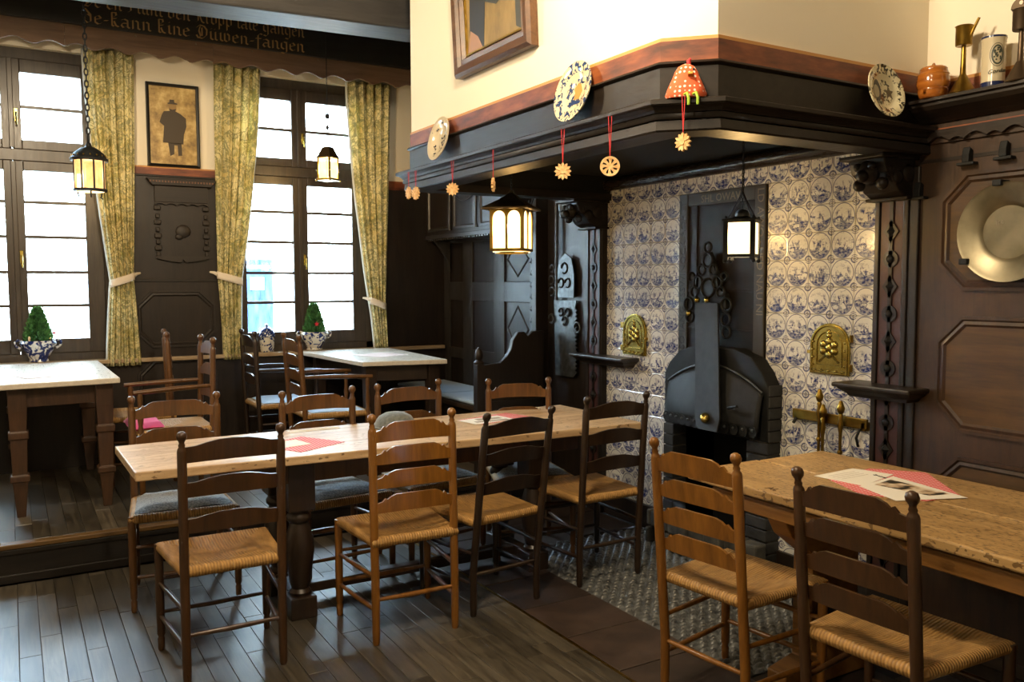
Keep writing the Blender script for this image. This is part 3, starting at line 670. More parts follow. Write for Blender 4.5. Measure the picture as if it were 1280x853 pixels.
# ---- fireplace
fp = thing('fireplace_surround', 'black stone fireplace surround with brick sides around the dark hearth opening', 'fireplace')
BLK = (lambda n: n.bsdf(n.ramp(n.noise(n.obj(), 9, 4), [(.3, '121314'), (.7, '212325')]), .6, spec=.25, normal=n.bump(n.noise(n.obj(), 20, 4), .2, .006)))(N('blackened_stone'))
top = [(1.32, .70), (1.32, .985), (1.28, 1.05), (1.2, 1.12), (1.08, 1.155), (.78, 1.155), (.66, 1.12), (.59, 1.05), (.54, .965), (.54, .70)]
B().prism(top, 'x', -.10, 0).obj('lintel', BLK, fp, bevel=.006)
BRK = (lambda n: n.bsdf(n.mix(1.0, n.ramp(n.noise(n.obj(), 14, 4), [(.3, '202122'), (.7, '3a3a39')]), n.ramp(n.rnd(), [(0, .7), (1, 1.3)]), 'MULTIPLY'), .6, normal=n.bump(n.noise(n.obj(), 30, 3), .3, .004)))(N('sooty_brick'))
B().box(-.09, -.004, .545, .675, 0, .70).box(-.09, -.004, 1.245, 1.315, 0, .70).obj('mortar', plain('dark_mortar', '5a5348', .9), fp)
for i in range(11):
    z = .005+i*.0633
    for ya, yb in ((.54, .68), (1.24, 1.32)):
        B().box(-.105, -.0, ya, yb, z, z+.057).obj('brick', BRK, fp, bevel=.004)
# brick courses carried up the visible right-hand side
for i in range(5):
    z = .702+i*.058; B().box(-.098, -.004, .534, .545, z, z+.052).obj('brick', BRK, fp, bevel=.003)
q = B().box(.24, .25, .6, 1.35, 0, .85).box(0, .25, .66, .68, 0, .8).box(0, .25, 1.27, 1.29, 0, .8).box(0, .25, .6, 1.35, .78, .8)
q.obj('firebox', SOOT_SHADE, wf)
STN = (lambda n: n.bsdf(n.mix(1.0, n.ramp(n.noise(n.obj(), 12, 4), [(.3, '2b2c2d'), (.7, '56554f')]), n.ramp(n.rnd(), [(0, .6), (1, 1.3)]), 'MULTIPLY'), .6, normal=n.bump(n.noise(n.obj(), 15, 4), .5, .01)))(N('rough_hearth_stone'))
hs = thing('hearth_kerb', 'low kerb of rough grey stones in front of the hearth', 'kerb')
y = .52
while y < 1.36:
    for kz in range(2):
        L = random.uniform(.09, .16); B().box(-.20+random.uniform(-.012, .012), -.112, y+.003*kz, min(y+L-.006, 1.36), .002+kz*.1, .095+kz*.1).obj('stone', STN, hs, bevel=.012)
    y += L
# iron chimney back plate with raised lettering
ip = thing('iron_chimney_plate', 'tall dark iron plate with lettered border between the tiles', 'iron plate')
PLT = (lambda n: n.bsdf(n.ramp(n.noise(n.obj(), 8, 4), [(.3, '15110d'), (.7, '261f18')]), .55, .0, spec=.2, normal=n.bump(n.noise(n.obj(), 12, 4), .2, .006)))(N('brown_cast_iron'))
B().box(-.014, 0, .655, 1.295, 1.1, 1.995).obj('plate', PLT, ip)
q = B().box(-.024, -.012, 1.225, 1.295, 1.1, 1.995).box(-.024, -.012, .655, .725, 1.1, 1.995).box(-.024, -.012, .725, 1.225, 1.925, 1.995)
q.obj('border', plain('lit_iron_border', '403e39', .55, .0, spec=.25), ip, bevel=.003)  # border grey lightened to hold the daylight falling on it
B().box(-.02, -.012, .725, 1.225, 1.45, 1.465).box(-.02, -.012, .725, 1.225, 1.24, 1.25).box(-.022, -.012, 1.15, 1.17, 1.3, 1.925).obj('cross_bar', PLT, ip, bevel=.002)
LETT = plain('raised_iron_lettering', '0b0b0a', .5, .2); LETR = plain('raised_bronze_lettering', '6b5f48', .4, .5)
letters(textmesh('SO IANG ESSWINOCK AORTT', .062).xf(frame((-.0245, 1.243, 1.12), (0, 0, 1), (0, 1, 0))), LETT, ip)
letters(textmesh('LD AWO : UED NAU NI', .062).xf(frame((-.0245, .705, 1.98), (0, 0, -1), (0, -1, 0))), LETR, ip)
letters(textmesh('SHL OWAV', .058).xf(frame((-.0245, 1.12, 1.938), (0, -1, 0), (0, 0, 1))), LETR, ip)
# the curved iron smoke shield with scalloped rim, and the trammel strap in front
sh = thing('smoke_shield', 'curved black iron smoke shield with scalloped riveted lower rim', 'smoke shield')
def shield(u, v):
    y = .565+.70*u; arch = .115*(1-(2*u-1)**2)
    zt = .945+arch; zb = .755 - .0*u
    z = zb+(zt-zb)*v
    return (-.115-.075*math.sin(PI*.5*(1-v))*(.4+.6*(1-(2*u-1)**2)), y, z)
o = B().grid(shield, 24, 8).obj('sheet', IRON, sh, smooth=60); so = o.modifiers.new('s', 'SOLIDIFY'); so.thickness = .006
B().tube([Vector(shield(i/24, 1)) + Vector((-.004, 0, .004)) for i in range(25)], .006, 8).obj('top_rim', IRONL, sh, smooth=60)
for i in range(13):
    p_ = shield((i+.5)/13, 0); B().lathe([(.028, -.004), (.028, .002)], (p_[0], p_[1], p_[2]-.004), 14, 'x').obj('scallop', IRON, sh)
    B().ball((p_[0]-.006, p_[1], p_[2]+.006), .008, 8, 6).obj('rivet', IRONL, sh, smooth=60)
B().tube([(-.18, .72, .86), (-.215, .70, .865), (-.215, .64, .88)], .008, 8).obj('latch', IRON, sh, smooth=60)
st_ = thing('fire_trammel', 'black iron trammel strap with fretted crest and brass knobs before the hearth', 'trammel')
def shear(q):   # the strap leans out from the plate above to the shield below
    q.v = [(x - max(0, (1.42-z))*.25, y - max(0, (1.42-z))*.29, z) for x, y, z in q.v]; return q
shear(B().prism([(1.105, 1.39), (.935, 1.39), (.928, .80), (.95, .735), (1.09, .735), (1.11, .78)], 'x', -.072, -.062)).obj('strap', IRON, st_, bevel=.002)
B().prism([(1.165, 1.36), (.885, 1.36), (.895, 1.44), (.945, 1.47), (.965, 1.55), (.995, 1.62), (1.025, 1.665), (1.055, 1.62), (1.085, 1.55), (1.105, 1.47), (1.155, 1.44)], 'x', -.058, -.024).obj('crest_plate', IRON, st_, bevel=.002)
for yy, zz, rr in ((1.17, 1.38, .036), (.88, 1.38, .036), (1.16, 1.31, .03), (.885, 1.305, .032), (1.10, 1.5, .034), (.95, 1.5, .034), (1.025, 1.62, .036), (1.07, 1.57, .028), (.98, 1.57, .028), (1.025, 1.69, .026), (.88, 1.235, .03), (1.02, 1.47, .05), (1.125, 1.45, .028), (.925, 1.45, .028), (.90, 1.53, .022), (1.15, 1.53, .022)):
    B().tube([(-.06, yy+rr*math.cos(a*PI/7), zz+rr*math.sin(a*PI/7)) for a in range(14)], .0075, 6, True).obj('scroll', IRON, st_, smooth=60)
for yy, zz, rr in ((1.075, 1.405, .017), (1.0, 1.405, .017), (1.14, 1.33, .017)):
    B().ball((-.085, yy, zz), rr, 14, 9).obj('brass_knob', BRASS, st_, smooth=60)
shear(B().ball((-.085, 1.02, .80), .026, 14, 9)).obj('brass_knob', BRASS, st_, smooth=60)

# ---- brass flue doors
def fluedoor(yc, z0, wd, ht, hs_, lab):
    t_ = thing('flue_door', lab, 'flue door', (-.012, yc, z0))
    def arch(w_, h0, h1, off=0):
        r_ = w_/2; return [(-r_, h0), (r_, h0)] + [(r_*math.cos(PI*i/14), h1-r_*.95+r_*.95*math.sin(PI*i/14)) for i in range(15)]
    B().prism(arch(wd, 0, ht), 'x', -.014, 0).obj('door', BRASS, t_, bevel=.004)
    path = arch(wd*.94, .006, ht-.006); B().sweep(path, [(0, .012), (0, .02), (.008, .02), (.011, .012)], True, lambda u, v, h: (-h, u, v)).obj('outer_rim', BRASS, t_)
    path = arch(wd*.66, ht*.16, ht*.86); B().sweep(path, [(0, .012), (0, .019), (.006, .019), (.009, .012)], True, lambda u, v, h: (-h, u, v)).obj('inner_rim', BRASS, t_)
    for yy, zz in [(0, .52)] + [(.16*math.cos(a*PI/3+PI/6), .52+.13*math.sin(a*PI/3+PI/6)) for a in range(6)] + [(0, .76), (.0, .82)]:
        B().ball((-.016, yy*wd, zz*ht), .085*wd*(1 if zz < .7 else .7), 10, 7, (.6, 1, 1)).obj('flower_boss', BRASS, t_, smooth=60)
    for s_ in (-1, 1): B().tube([(-.016, s_*.08*wd, .38*ht), (-.016, s_*.25*wd, .24*ht)], .005, 6).obj('leaf_spray', BRASS, t_, smooth=60)
    for i in range(5): B().ball((-.018, (-.36+.18*i)*wd, .07*ht), .008, 8, 6).obj('bead', BRASS, t_, smooth=60)
    for i in range(4):
        for s_ in (-1, 1): B().ball((-.018, s_*.41*wd, (.18+.15*i)*ht), .006, 8, 6).obj('bead', BRASS, t_, smooth=60)
    for zz in (.16, .72): B().box(-.016, 0, hs_*wd*.5-.012, hs_*wd*.5+.012+hs_*.012, zz*ht-.018, zz*ht+.018).obj('hinge', BRASSD, t_, bevel=.003)
    B().box(-.02, 0, -hs_*wd*.5-.008, -hs_*wd*.5+.012, .42*ht-.008, .42*ht+.008).obj('catch', BRASSD, t_, bevel=.002)
fluedoor(.247, 1.066, .222, .242, -1, 'arched brass flue door on the right-hand tiles'); fluedoor(1.695, 1.054, .22, .254, 1, 'arched brass flue door on the left-hand tiles')
# ---- brass fire-iron rail
fr_ = thing('fire_iron_rail', 'aged brass bracket rail on the tiles above the pitted table', 'rail')
B().box(-.045, -.03, .02, .44, .838, .885).obj('bar', BRASSD, fr_, bevel=.003)
for yy in (.42, .04): B().box(-.045, -.004, yy-.012, yy+.012, .83, .87).obj('bracket', BRASSD, fr_, bevel=.003)
B().tube([(-.05, .05, .84), (-.075, .05, .80), (-.06, .05, .76)], .006, 8).obj('hook', IRON, fr_, smooth=60)
B().tube([(-.05, .41, .84), (-.07, .41, .82)], .008, 8).obj('hook', IRON, fr_, smooth=60)
def fireiron(y, ztop, lab, low):
    t_ = thing('fire_iron', lab, 'fire iron', (-.062, y, 0), group='brass handled fire irons')
    B().lathe([(.001, ztop), (.008, ztop-.004), (.012, ztop-.018), (.019, ztop-.035), (.014, ztop-.055), (.008, ztop-.062), (.012, ztop-.07), (.009, ztop-.085), (.014, ztop-.11), (.008, ztop-.15), (.007, ztop-.2)], seg=12, cap=False).obj('handle', BRASSD, t_, smooth=60)
    B().tube([(0, 0, ztop-.2), (0, 0, low)], .007, 8).obj('shaft', BRASSD, t_, smooth=60)
    B().ball((0, 0, ztop-.24), .013, 10, 7).obj('collar', BRASSD, t_, smooth=60)
    B().box(-.008, .008, -.03, .03, low-.11, low).obj('blade', IRON, t_, bevel=.003)
fireiron(.265, 1.0, 'brass poker with tall knobbed handle hung left on the rail', .4); fireiron(.243, .93, 'short brass tongs hung beside the tall poker', .38); fireiron(.145, .958, 'brass shovel with round knob hung right on the rail', .36)

# ---- left alcove: bench wall panelling, cabinet, bench, iron saw hook
al = thing('alcove_panelling', 'dark panelled wall behind the corner bench', 'panelling')
B().box(-.018, 0, 2.72, 4.33, .2, 2.3).obj('backing_board', DARKW, al)
STI = wood('alcove_stile_wood', '1d1a17', '3a3632', 'z', .38)
for ya, yb in ((4.22, 4.33), (3.80, 3.97), (3.274, 3.438), (2.80, 2.90)): B().box(-.034, -.018, ya, yb, .64, 1.9).obj('stile', STI, al, bevel=.004)
for za, zb in ((1.355, 1.51), (.86, .95), (1.84, 1.92)): B().box(-.033, -.018, 2.8, 4.33, za, zb).obj('rail', STI, al, bevel=.004)
for ya, yb in ((2.93, 3.25),):
    for za, zb in ((.98, 1.33), (1.54, 1.82)):
        ym, zm = (ya+yb)/2, (za+zb)/2
        B().sweep([(ym, za+.02), (yb-.02, zm), (ym, zb-.02), (ya+.02, zm)][::-1], [(0, .016), (.008, .026), (.016, .016)], True, lambda u, v, h: (-h, u, v)).obj('diamond_moulding', STI, al)
B().box(-.13, 0, 2.66, 2.72, .2, 2.3).obj('partition_board', DARKW, al, bevel=.004)
B().box(-.03, 0, 2.15, 2.66, 0, 2.1).obj('wall_board', DARKW, al)
q = B(); z = 1.12
pts = [(-.018, 1.10)]
for i in range(7):
    pts += [(-.09, 1.12+i*.085), (-.115, 1.14+i*.085), (-.10, 1.165+i*.085), (-.075, 1.18+i*.085), (-.09, 1.195+i*.085)]
pts += [(-.16, 1.80), (-.018, 1.85)]
B().prism(pts, 'y', 2.74, 2.77).obj('stepped_bracket', STI, al)
cb = thing('wall_cabinet', 'dark carved hanging cabinet above the corner bench', 'cabinet')
B().box(-.2, -.035, 2.78, 4.325, 1.90, 2.3).obj('body', DARKW, cb, bevel=.004)
B().box(-.212, -.03, 2.77, 4.325, 1.872, 1.905).obj('bottom_rail', STI, cb, bevel=.004)
for i in range(36): B().box(-.208, -.19, 2.79+i*.042, 2.79+i*.042+.024, 1.858, 1.873).obj('dentil', STI, cb)
for ya, yb in ((3.87, 4.28), (3.42, 3.80), (2.84, 3.35)):
    B().sweep([(ya, 1.935), (yb, 1.935), (yb, 2.29), (ya, 2.29)], [(0, .0), (0, .01), (.02, .012), (.03, 0)], True, lambda u, v, h: (-.2-h, u, v)).obj('door_moulding', STI, cb)
for yy in (3.385, 3.835): B().tube([(-.215, yy, 1.93), (-.218, yy, 1.98), (-.215, yy, 2.3)], [.016, .011, .009], 8).obj('half_column', STI, cb, smooth=60)
B().tube([(-.208, 3.75-.33*i/10, 2.2-.05*math.sin(PI*i/10)) for i in range(11)], .006, 6).obj('swag', STI, cb, smooth=60)
B().prism([(-.03, 1.86), (-.18, 1.86), (-.13, 1.80), (-.06, 1.70), (-.035, 1.6)], 'y', 4.2, 4.235).obj('bracket', STI, cb, bevel=.004)
bn = thing('corner_bench', 'dark wooden corner bench with scrolled end panel', 'bench', (0, 0, .2))
B().box(-.52, -.03, 2.62, 4.31, .39, .425).obj('seat', wood('bench_seat_wood', '241b14', '4a3a2c', 'y', .35), bn, bevel=.005)
B().box(-.49, -.47, 2.62, 4.31, 0, .39).obj('front_board', DARKY, bn)
end = [(-.65, 0), (-.65, .745), (-.47, .76), (-.42, .80), (-.385, .85), (-.37, .91), (-.33, .965), (-.28, .965), (-.25, .935), (-.21, .965), (-.14, .968), (-.12, .968), (-.12, 0)]
B().prism(end, 'y', 2.57, 2.61).obj('end_panel', DARKW, bn, bevel=.006)
B().box(-.655, -.60, 2.56, 2.62, 0, .755).obj('end_post', DARKW, bn, bevel=.005)
B().lathe([(.034, .755), (.036, .77), (.02, .785), (.026, .80), (.03, .82), (.02, .85), (.004, .87)], (-.628, 2.59, 0), 12).obj('finial', DARKW, bn, smooth=50)
B().box(-.58, -.15, 2.56, 2.572, .1, .5).obj('end_field', DARKX, bn, bevel=.004)
for i, (ya, yb) in enumerate(((2.66, 3.44), (3.46, 4.28))):
    q = B().box(-.51, -.06, ya, yb, .629, .658); o = tag(q.obj('seat_cushion', PADB, None, bevel=.014), ('pale blue seat pad on the near half of the corner bench', 'pale blue seat pad on the window half of the corner bench')[i], 'cushion', 'bench cushions')
# iron saw-toothed pot hook and little wall hook
sw = thing('pot_hook', 'fretted grey iron saw-toothed pot hook on the dark wall', 'pot hook', (-.05, 0, 0))
teeth = []
for i in range(16): teeth += [(2.285-.004*i*0, 1.33-i*.028), (2.262, 1.316-i*.028)]
B().prism([(2.54, 1.38), (2.27, 1.38)] + teeth + [(2.30, .86), (2.52, .86)], 'x', -.008, 0).obj('saw_plate', IRONL, sw)
B().prism([(2.50, 1.40), (2.29, 1.40), (2.29, 1.56), (2.32, 1.66), (2.39, 1.70), (2.46, 1.66), (2.50, 1.56)], 'x', -.014, -.006).obj('crest_plate', IRONL, sw)
B().tube([(-.012, 2.50, 1.38), (-.012, 2.50, 2.03), (-.012, 2.48, 2.07), (-.012, 2.44, 2.07)], .012, 8).obj('hanging_rod', IRONL, sw, smooth=60)
B().ball((-.03, 2.40, 2.02), .05, 12, 8, (.6, .8, 1.2)).ball((-.045, 2.37, 1.96), .028, 10, 7).obj('ornament_head', IRONL, sw, smooth=60)
for yy, zz, rr in ((2.55, 1.60, .025), (2.555, 1.52, .03), (2.55, 1.44, .03), (2.56, 1.25, .03), (2.245, 1.20, .034), (2.44, 1.50, .03), (2.36, 1.50, .03), (2.40, 1.60, .035), (2.36, 1.30, .025), (2.44, 1.30, .025), (2.40, 1.24, .025)):
    B().tube([(-.016, yy+rr*math.cos(a*PI/6), zz+rr*math.sin(a*PI/6)) for a in range(11)], .007, 6).obj('scroll', IRON if 2.3 < yy < 2.5 else IRONL, sw, smooth=60)
tag(B().tube([(-.13, 2.69, 2.10), (-.15, 2.69, 2.05), (-.16, 2.68, 2.03), (-.18, 2.66, 2.015), (-.20, 2.64, 2.03), (-.205, 2.63, 2.07)], .006, 8).obj('wall_hook', IRONL, None, smooth=60), 'small curved iron hook beside the alcove, left of the pot hook', 'hook')

# ------------------------------------------------------------------ furniture
def slatpoly(w_, z0, h_, style):
    hw_ = w_/2
    if style == 'ogee': tp = [(1, .52), (.86, .60), (.78, .80), (.73, .72), (.66, .86), (.52, .98), (0, 1.0)]
    else: tp = [(1, .70), (.8, .74), (.55, .88), (.3, .98), (0, 1.0)]
    top_ = [(x*hw_, z0+h_*y) for x, y in tp] + [(-x*hw_, z0+h_*y) for x, y in tp[-2::-1]]
    bot = [(x*hw_, z0+h_*.07*(1-x*x)) for x in (-1, -.5, 0, .5, 1)]
    return bot + top_
def rushmesh(wr, wf, d, th):
    q = B()
    def roll(u, v):   # closed profile of the seat: top dips to the middle, edges rolled
        pass
    us = [-1, -.995, -.98, -.955, -.92, -.8, -.6, -.4, -.2, 0, .2, .4, .6, .8, .92, .955, .98, .995, 1]; nu = nv = len(us)-1
    def pt(i, j, top_):
        u = us[i]; w_v = us[j]; v = (w_v+1)/2; y = (v-.5)*(d+.034); w_ = (wr+(wf-wr)*v)/2+.014; x = u*w_
        e = max(abs(u), abs(w_v)); edge = max(0, (e-.90)/.10); r = math.sqrt(max(0, 1-edge*edge))
        z = th*.5*r if top_ else -th*.5*r
        if top_ and e < .92: z -= .020*min(1, (.92-e)*1.6) - .005*math.sin(u*6+w_v*4)*(1-e)
        return (x, y, z)
    for top_ in (1, 0):
        q.add([pt(i, j, top_) for j in range(nv+1) for i in range(nu+1)], [(j*(nu+1)+i, j*(nu+1)+i+1, (j+1)*(nu+1)+i+1, (j+1)*(nu+1)+i) for j in range(nv) for i in range(nu)])
    return q
def postprof(H, r=.0175):
    """turned rear post with neck and ball finial"""
    return [(.012, 0), (.0155, .012), (.0165, .05), (r, .2), (r, H-.075), (r*.9, H-.066), (r*.62, H-.058), (r*.72, H-.052), (r*.55, H-.044), (r*.62, H-.038), (r*1.0, H-.028), (r*1.1, H-.018), (r*.9, H-.006), (r*.35, H)]
def post(x, H, lean, r=.0175):
    q = B().lathe(postprof(H, r), seg=14, cap=True)
    q.v = [(a+x, b-(lean*max(0, (c-.42)/(H-.42))**1.15 if c > .42 else 0), c) for a, b, c in q.v]
    return q
def leanat(z, H, lean): return -(lean*max(0, (z-.42)/(H-.42))**1.15)
def chair(name, label, col, loc, rz, H=.955, wr=.36, wf=.43, d=.385, n_sl=4, lean=.05, style='ogee', arms=False, pad=None, group=None, seatz=.43, rush=True):
    t_ = thing(name, label, 'chair', loc, rz, group); m = CH[col]
    for s_ in (-1, 1): post(s_*wr/2, H, lean).obj('back_post', m, t_, smooth=50)
    fh = .67 if arms else seatz+.012
    for s_ in (-1, 1):
        x = s_*wf/2
        pf_ = [(.011, 0), (.014, .01), (.0145, .05), (.011, .058), (.0165, .07), (.0175, .2), (.0175, seatz-.03), (.0165, fh if not arms else seatz+.03)]
        if arms: pf_ += [(.012, seatz+.05), (.017, seatz+.09), (.012, seatz+.15), (.016, fh-.02), (.012, fh)]
        B().lathe(pf_, (x, d, 0), 12).obj('front_leg', m, t_, smooth=50)
    for z in ((.16, .30) if not arms else (.2, .32)):
        B().tube([(-wf/2, d, z), (0, d, z-.002), (wf/2, d, z)], [.008, .0115, .008], 8).obj('stretcher', m, t_, smooth=50)
        for s_ in (-1, 1): B().tube([(s_*wr/2, 0, z-.015), (s_*(wr+wf)/4, d/2, z-.015), (s_*wf/2, d, z-.015)], [.008, .011, .008], 8).obj('stretcher', m, t_, smooth=50)
    B().tube([(-wr/2, 0, .19), (0, 0, .188), (wr/2, 0, .19)], [.008, .0115, .008], 8).obj('stretcher', m, t_, smooth=50)
    pitch = {4: .1, 3: .137}[n_sl]; top0 = H-.035
    for i in range(n_sl):
        h_ = .084 if i == 0 else .077; zt = top0-i*pitch; z0 = zt-h_
        pl_ = slatpoly(wr-.02, z0, h_, style)
        q = B(); k_ = len(pl_)
        bow = lambda x, z: leanat(z, H, lean) - .022*(1-(2*x/wr)**2)
        fr2 = [(x, bow(x, z)+.0055, z) for x, z in pl_]; bk = [(x, bow(x, z)-.0055, z) for x, z in pl_]
        # triangulated as vertical strips so the bowed board stays smooth
        bot = pl_[:5]; top_ = pl_[5:][::-1]
        def zb(x): 
            for (xa, za), (xb, zb_) in zip(bot[:-1], bot[1:]):
                if xa-1e-9 <= x <= xb+1e-9: return za+(zb_-za)*(x-xa)/(xb-xa)
            return bot[-1][1]
        q = B(); vs = []
        for x, z in top_:
            for zz in (zb(x), z):
                for dy in (.0055, -.0055): vs.append((x, bow(x, zz)+dy, zz))
        fs = []
        for a in range(len(top_)-1):
            o_ = a*4; p_ = o_+4
            fs += [(o_, p_, p_+2, o_+2), (o_+1, o_+3, p_+3, p_+1), (o_+2, p_+2, p_+3, o_+3), (o_, o_+1, p_+1, p_)]
        fs += [(0, 2, 3, 1), (len(vs)-4, len(vs)-3, len(vs)-1, len(vs)-2)]
        q.add(vs, fs).obj('slat', m, t_, smooth=35)
    rushmesh(wr, wf, d, .042).obj('rush_seat', RUSH if rush else m, t_, loc=(0, d/2, seatz), smooth=70)
    if arms:
        for s_ in (-1, 1): B().tube([(s_*wr/2, leanat(.685, H, lean), .69), (s_*(wr+wf)/4, d*.5, .685), (s_*wf/2, d+.035, .675)], [.011, .016, .013], 10).obj('arm', m, t_, smooth=50)
    return t_
def pad(name, label, mat, parent_loc, rz, wr, wf, d, z, th=.035, cat='cushion', group=None):
    q = B(); nu, nv = 10, 10
    def pt(i, j, s_):
        v = j/nv; u = i/nu*2-1; e = max(abs(u), abs(2*v-1)); r = math.sqrt(max(0, 1-max(0, (e-.6)/.4)**2))
        return (u*(wr+(wf-wr)*v)/2*.94, .03+v*(d-.05), (th*.5*r if s_ else -th*.5*r*.6)+.002*math.sin(7*u+5*v))
    for s_ in (1, 0): q.add([pt(i, j, s_) for j in range(nv+1) for i in range(nu+1)], [(j*(nu+1)+i, j*(nu+1)+i+1, (j+1)*(nu+1)+i+1, (j+1)*(nu+1)+i) for j in range(nv) for i in range(nu)])
    o = q.obj(name, mat, None, loc=(parent_loc[0], parent_loc[1], z+parent_loc[2]), rz=rz, smooth=70); return tag(o, label, cat, group)

G1 = 'ladder-back chairs round the long table'
chair('ladderback_chair', 'brown ladder-back chair with rush seat, leftmost in the front row of the long table', 'brown', (-2.625, .855, 0), .0, .965, n_sl=3, lean=.03, style='soft', group=G1)
chair('ladderback_chair', 'honey-coloured four-slat chair drawn up to the front of the long table', 'honey', (-1.885, .825, 0), -.03, .965, n_sl=4, lean=-.02, group=G1)
chair('ladderback_chair', 'dark tilted-back chair right beside the honey chair at the long table', 'dark', (-1.397, .91, 0), .10, .94, n_sl=3, lean=.12, style='soft', group=G1)
chair('ladderback_chair', 'dark ladder-back chair nearest the tiles, rightmost in the front row', 'dark', (-.765, .957, 0), .02, .955, n_sl=3, lean=.06, style='soft', wr=.37, group=G1)
PI2 = PI/2
back_row = [((-2.628, 2.10, 0), PI-.07, .40, 'mid', 'brown chair at the far left corner of the long table below the platform', 'grey tweed pad on the chair at the far left corner'),
            ((-1.945, 1.93, 0), PI+.09, .39, 'mid', 'brown chair behind the long table before the armchairs', 'grey tweed pad on the chair second from left behind the table'),
            ((-1.405, 1.98, 0), PI+.14, .40, 'mid', 'brown chair behind the long table just left of the corner bench end', 'grey tweed pad on the chair behind the honey chair'),
            ((-.79, 1.80, 0), PI-.30, .36, 'mid', 'brown chair in front of the scrolled bench end', 'grey tweed pad on the chair before the bench end')]
for (loc, rz, wr_, col, lab, plab) in back_row:
    chair('ladderback_chair', lab, col, loc, rz, .95, wr=wr_, wf=wr_+.06, n_sl=3, lean=.0, group=G1)
    pad('seat_pad', plab, PADG, loc, rz, wr_, wr_+.06, .385, .452, .05, group='grey chair pads')
# chairs at the pitted table
G2 = 'ladder-back chairs at the pitted table'
chair('ladderback_chair', 'honey ladder-back chair at the pitted table, nearest the fireplace', 'honey', (-1.275, -.262, 0), -PI2+.11, .95, n_sl=4, lean=.07, group=G2)
chair('ladderback_chair', 'dark brown ladder-back chair in the right foreground at the pitted table', 'brown', (-1.235, -.868, 0), -PI2+.05, .95, wr=.365, wf=.45, n_sl=4, lean=.07, group=G2)
# armchairs on the platform
G3 = 'armchairs on the window platform'
chair('armchair', 'brown armchair facing the left window table with pink pad', 'mid', (-2.30, 3.08, .2), PI2, .98, wr=.38, wf=.45, d=.40, n_sl=3, lean=.02, arms=True, group=G3)
chair('armchair', 'brown chair seen edge-on behind the pink-padded armchair', 'mid', (-2.40, 3.70, .2), PI2-.10, .99, wr=.40, wf=.45, d=.38, n_sl=3, lean=-.03, group=G3)
chair('armchair', 'dark armchair with blue pad beside the curtain at the right window table', 'dark', (-1.83, 3.80, .2), -PI2, .97, wr=.39, wf=.45, d=.40, n_sl=3, lean=.03, arms=True, group=G3)
chair('armchair', 'brown armchair with blue pad at the near end of the right window table', 'mid', (-1.67, 3.20, .2), -PI2-.02, .97, wr=.38, wf=.45, d=.40, n_sl=4, lean=.05, arms=True, group=G3)
pad('seat_pad', 'bright pink pad on the armchair at the left window table', PADP, (-2.53, 3.08, .2), PI2, .34, .40, .24, .458, .06)
pad('seat_pad', 'pale blue pad on the dark armchair by the curtain', PADB, (-1.83, 3.80, .2), -PI2, .39, .45, .40, .452, .03, group='blue chair pads')
pad('seat_pad', 'pale blue pad on the brown armchair at the right window table', PADB, (-1.67, 3.20, .2), -PI2, .38, .45, .40, .452, .03, group='blue chair pads')

def quadtop(corners, z0, z1): return B().prism(corners, 'z', z0, z1)
# long table
lt = thing('long_table', 'long scrubbed wooden table with heavy turned legs in the middle of the room', 'table')
quadtop([(-2.925, 1.175), (-.45, 1.075), (-.46, 1.86), (-2.935, 1.82)], .722, .76).obj('table_top', TBLX, lt, bevel=.005)
B().box(-2.55, -.75, 1.255, 1.28, .62, .722).box(-2.55, -.75, 1.67, 1.695, .62, .722).box(-2.55, -2.525, 1.28, 1.67, .62, .722).box(-.775, -.75, 1.28, 1.67, .62, .722).obj('apron', TLEG, lt, bevel=.003)
legp = [(.045, .10), (.05, .115), (.038, .13), (.048, .16), (.058, .24), (.066, .31), (.062, .36), (.05, .40), (.042, .43), (.056, .445), (.056, .46), (.046, .475), (.05, .49)]
for x in (-2.24, -1.0):
    for y in (1.31, 1.66):
        lg = B().lathe(legp, (x, y, 0), 18).obj('leg', DLEG, lt, smooth=45)
        [B().box(x-.06, x+.06, y-.062, y+.062, a_, b_).obj('leg_block', DLEG, lg, bevel=.006) for a_, b_ in ((.49, .722), (0, .10))]
    B().box(x-.03, x+.03, 1.36, 1.61, .03, .09).obj('stretcher', DLEG, lt, bevel=.005)
B().box(-2.21, -1.03, 1.455, 1.515, .04, .085).obj('stretcher', DLEG, lt, bevel=.005)
# pitted table on the right
rt = thing('pitted_table', 'heavily pitted wooden table on trestle legs in the right foreground', 'table')
B().box(-1.072, -.695, -2.05, .055, .735, .77).obj('top_board', TBLY, rt, bevel=.007)
B().box(-.691, -.312, -2.05, .045, .735, .77).obj('top_board', TBLY, rt, bevel=.007)
B().box(-1.04, -1.01, -1.95, -.05, .665, .722).box(-.375, -.345, -1.95, -.05, .665, .722).box(-1.01, -.375, -.08, -.05, .665, .722).obj('apron', HONEYL, rt, bevel=.004)
B().box(-1.03, -.35, -2.0, -.02, .72, .736).obj('sub_frame', DLEG, rt)
foot = [(-.95, 0), (-.43, 0), (-.43, .07), (-.56, .10), (-.56, .5), (-.45, .58), (-.40, .665), (-.98, .665), (-.93, .58), (-.82, .5), (-.82, .10), (-.95, .07)]
for y in (-.30, -1.45): B().prism(foot, 'y', y-.045, y+.045).obj('trestle', HONEYL if y > -1 else TLEG, rt, bevel=.005)
B().box(-.74, -.64, -1.6, -.18, .22, .30).obj('stretcher', DLEG, rt, bevel=.004)
textmesh('AL', .045).xf(frame((-1.04, -.31, .7703), (0, -1, 0), (1, 0, 0))).obj('carved_letters', plain('carved_letter_dark', '3a2410', .8), rt, label='carved initials')
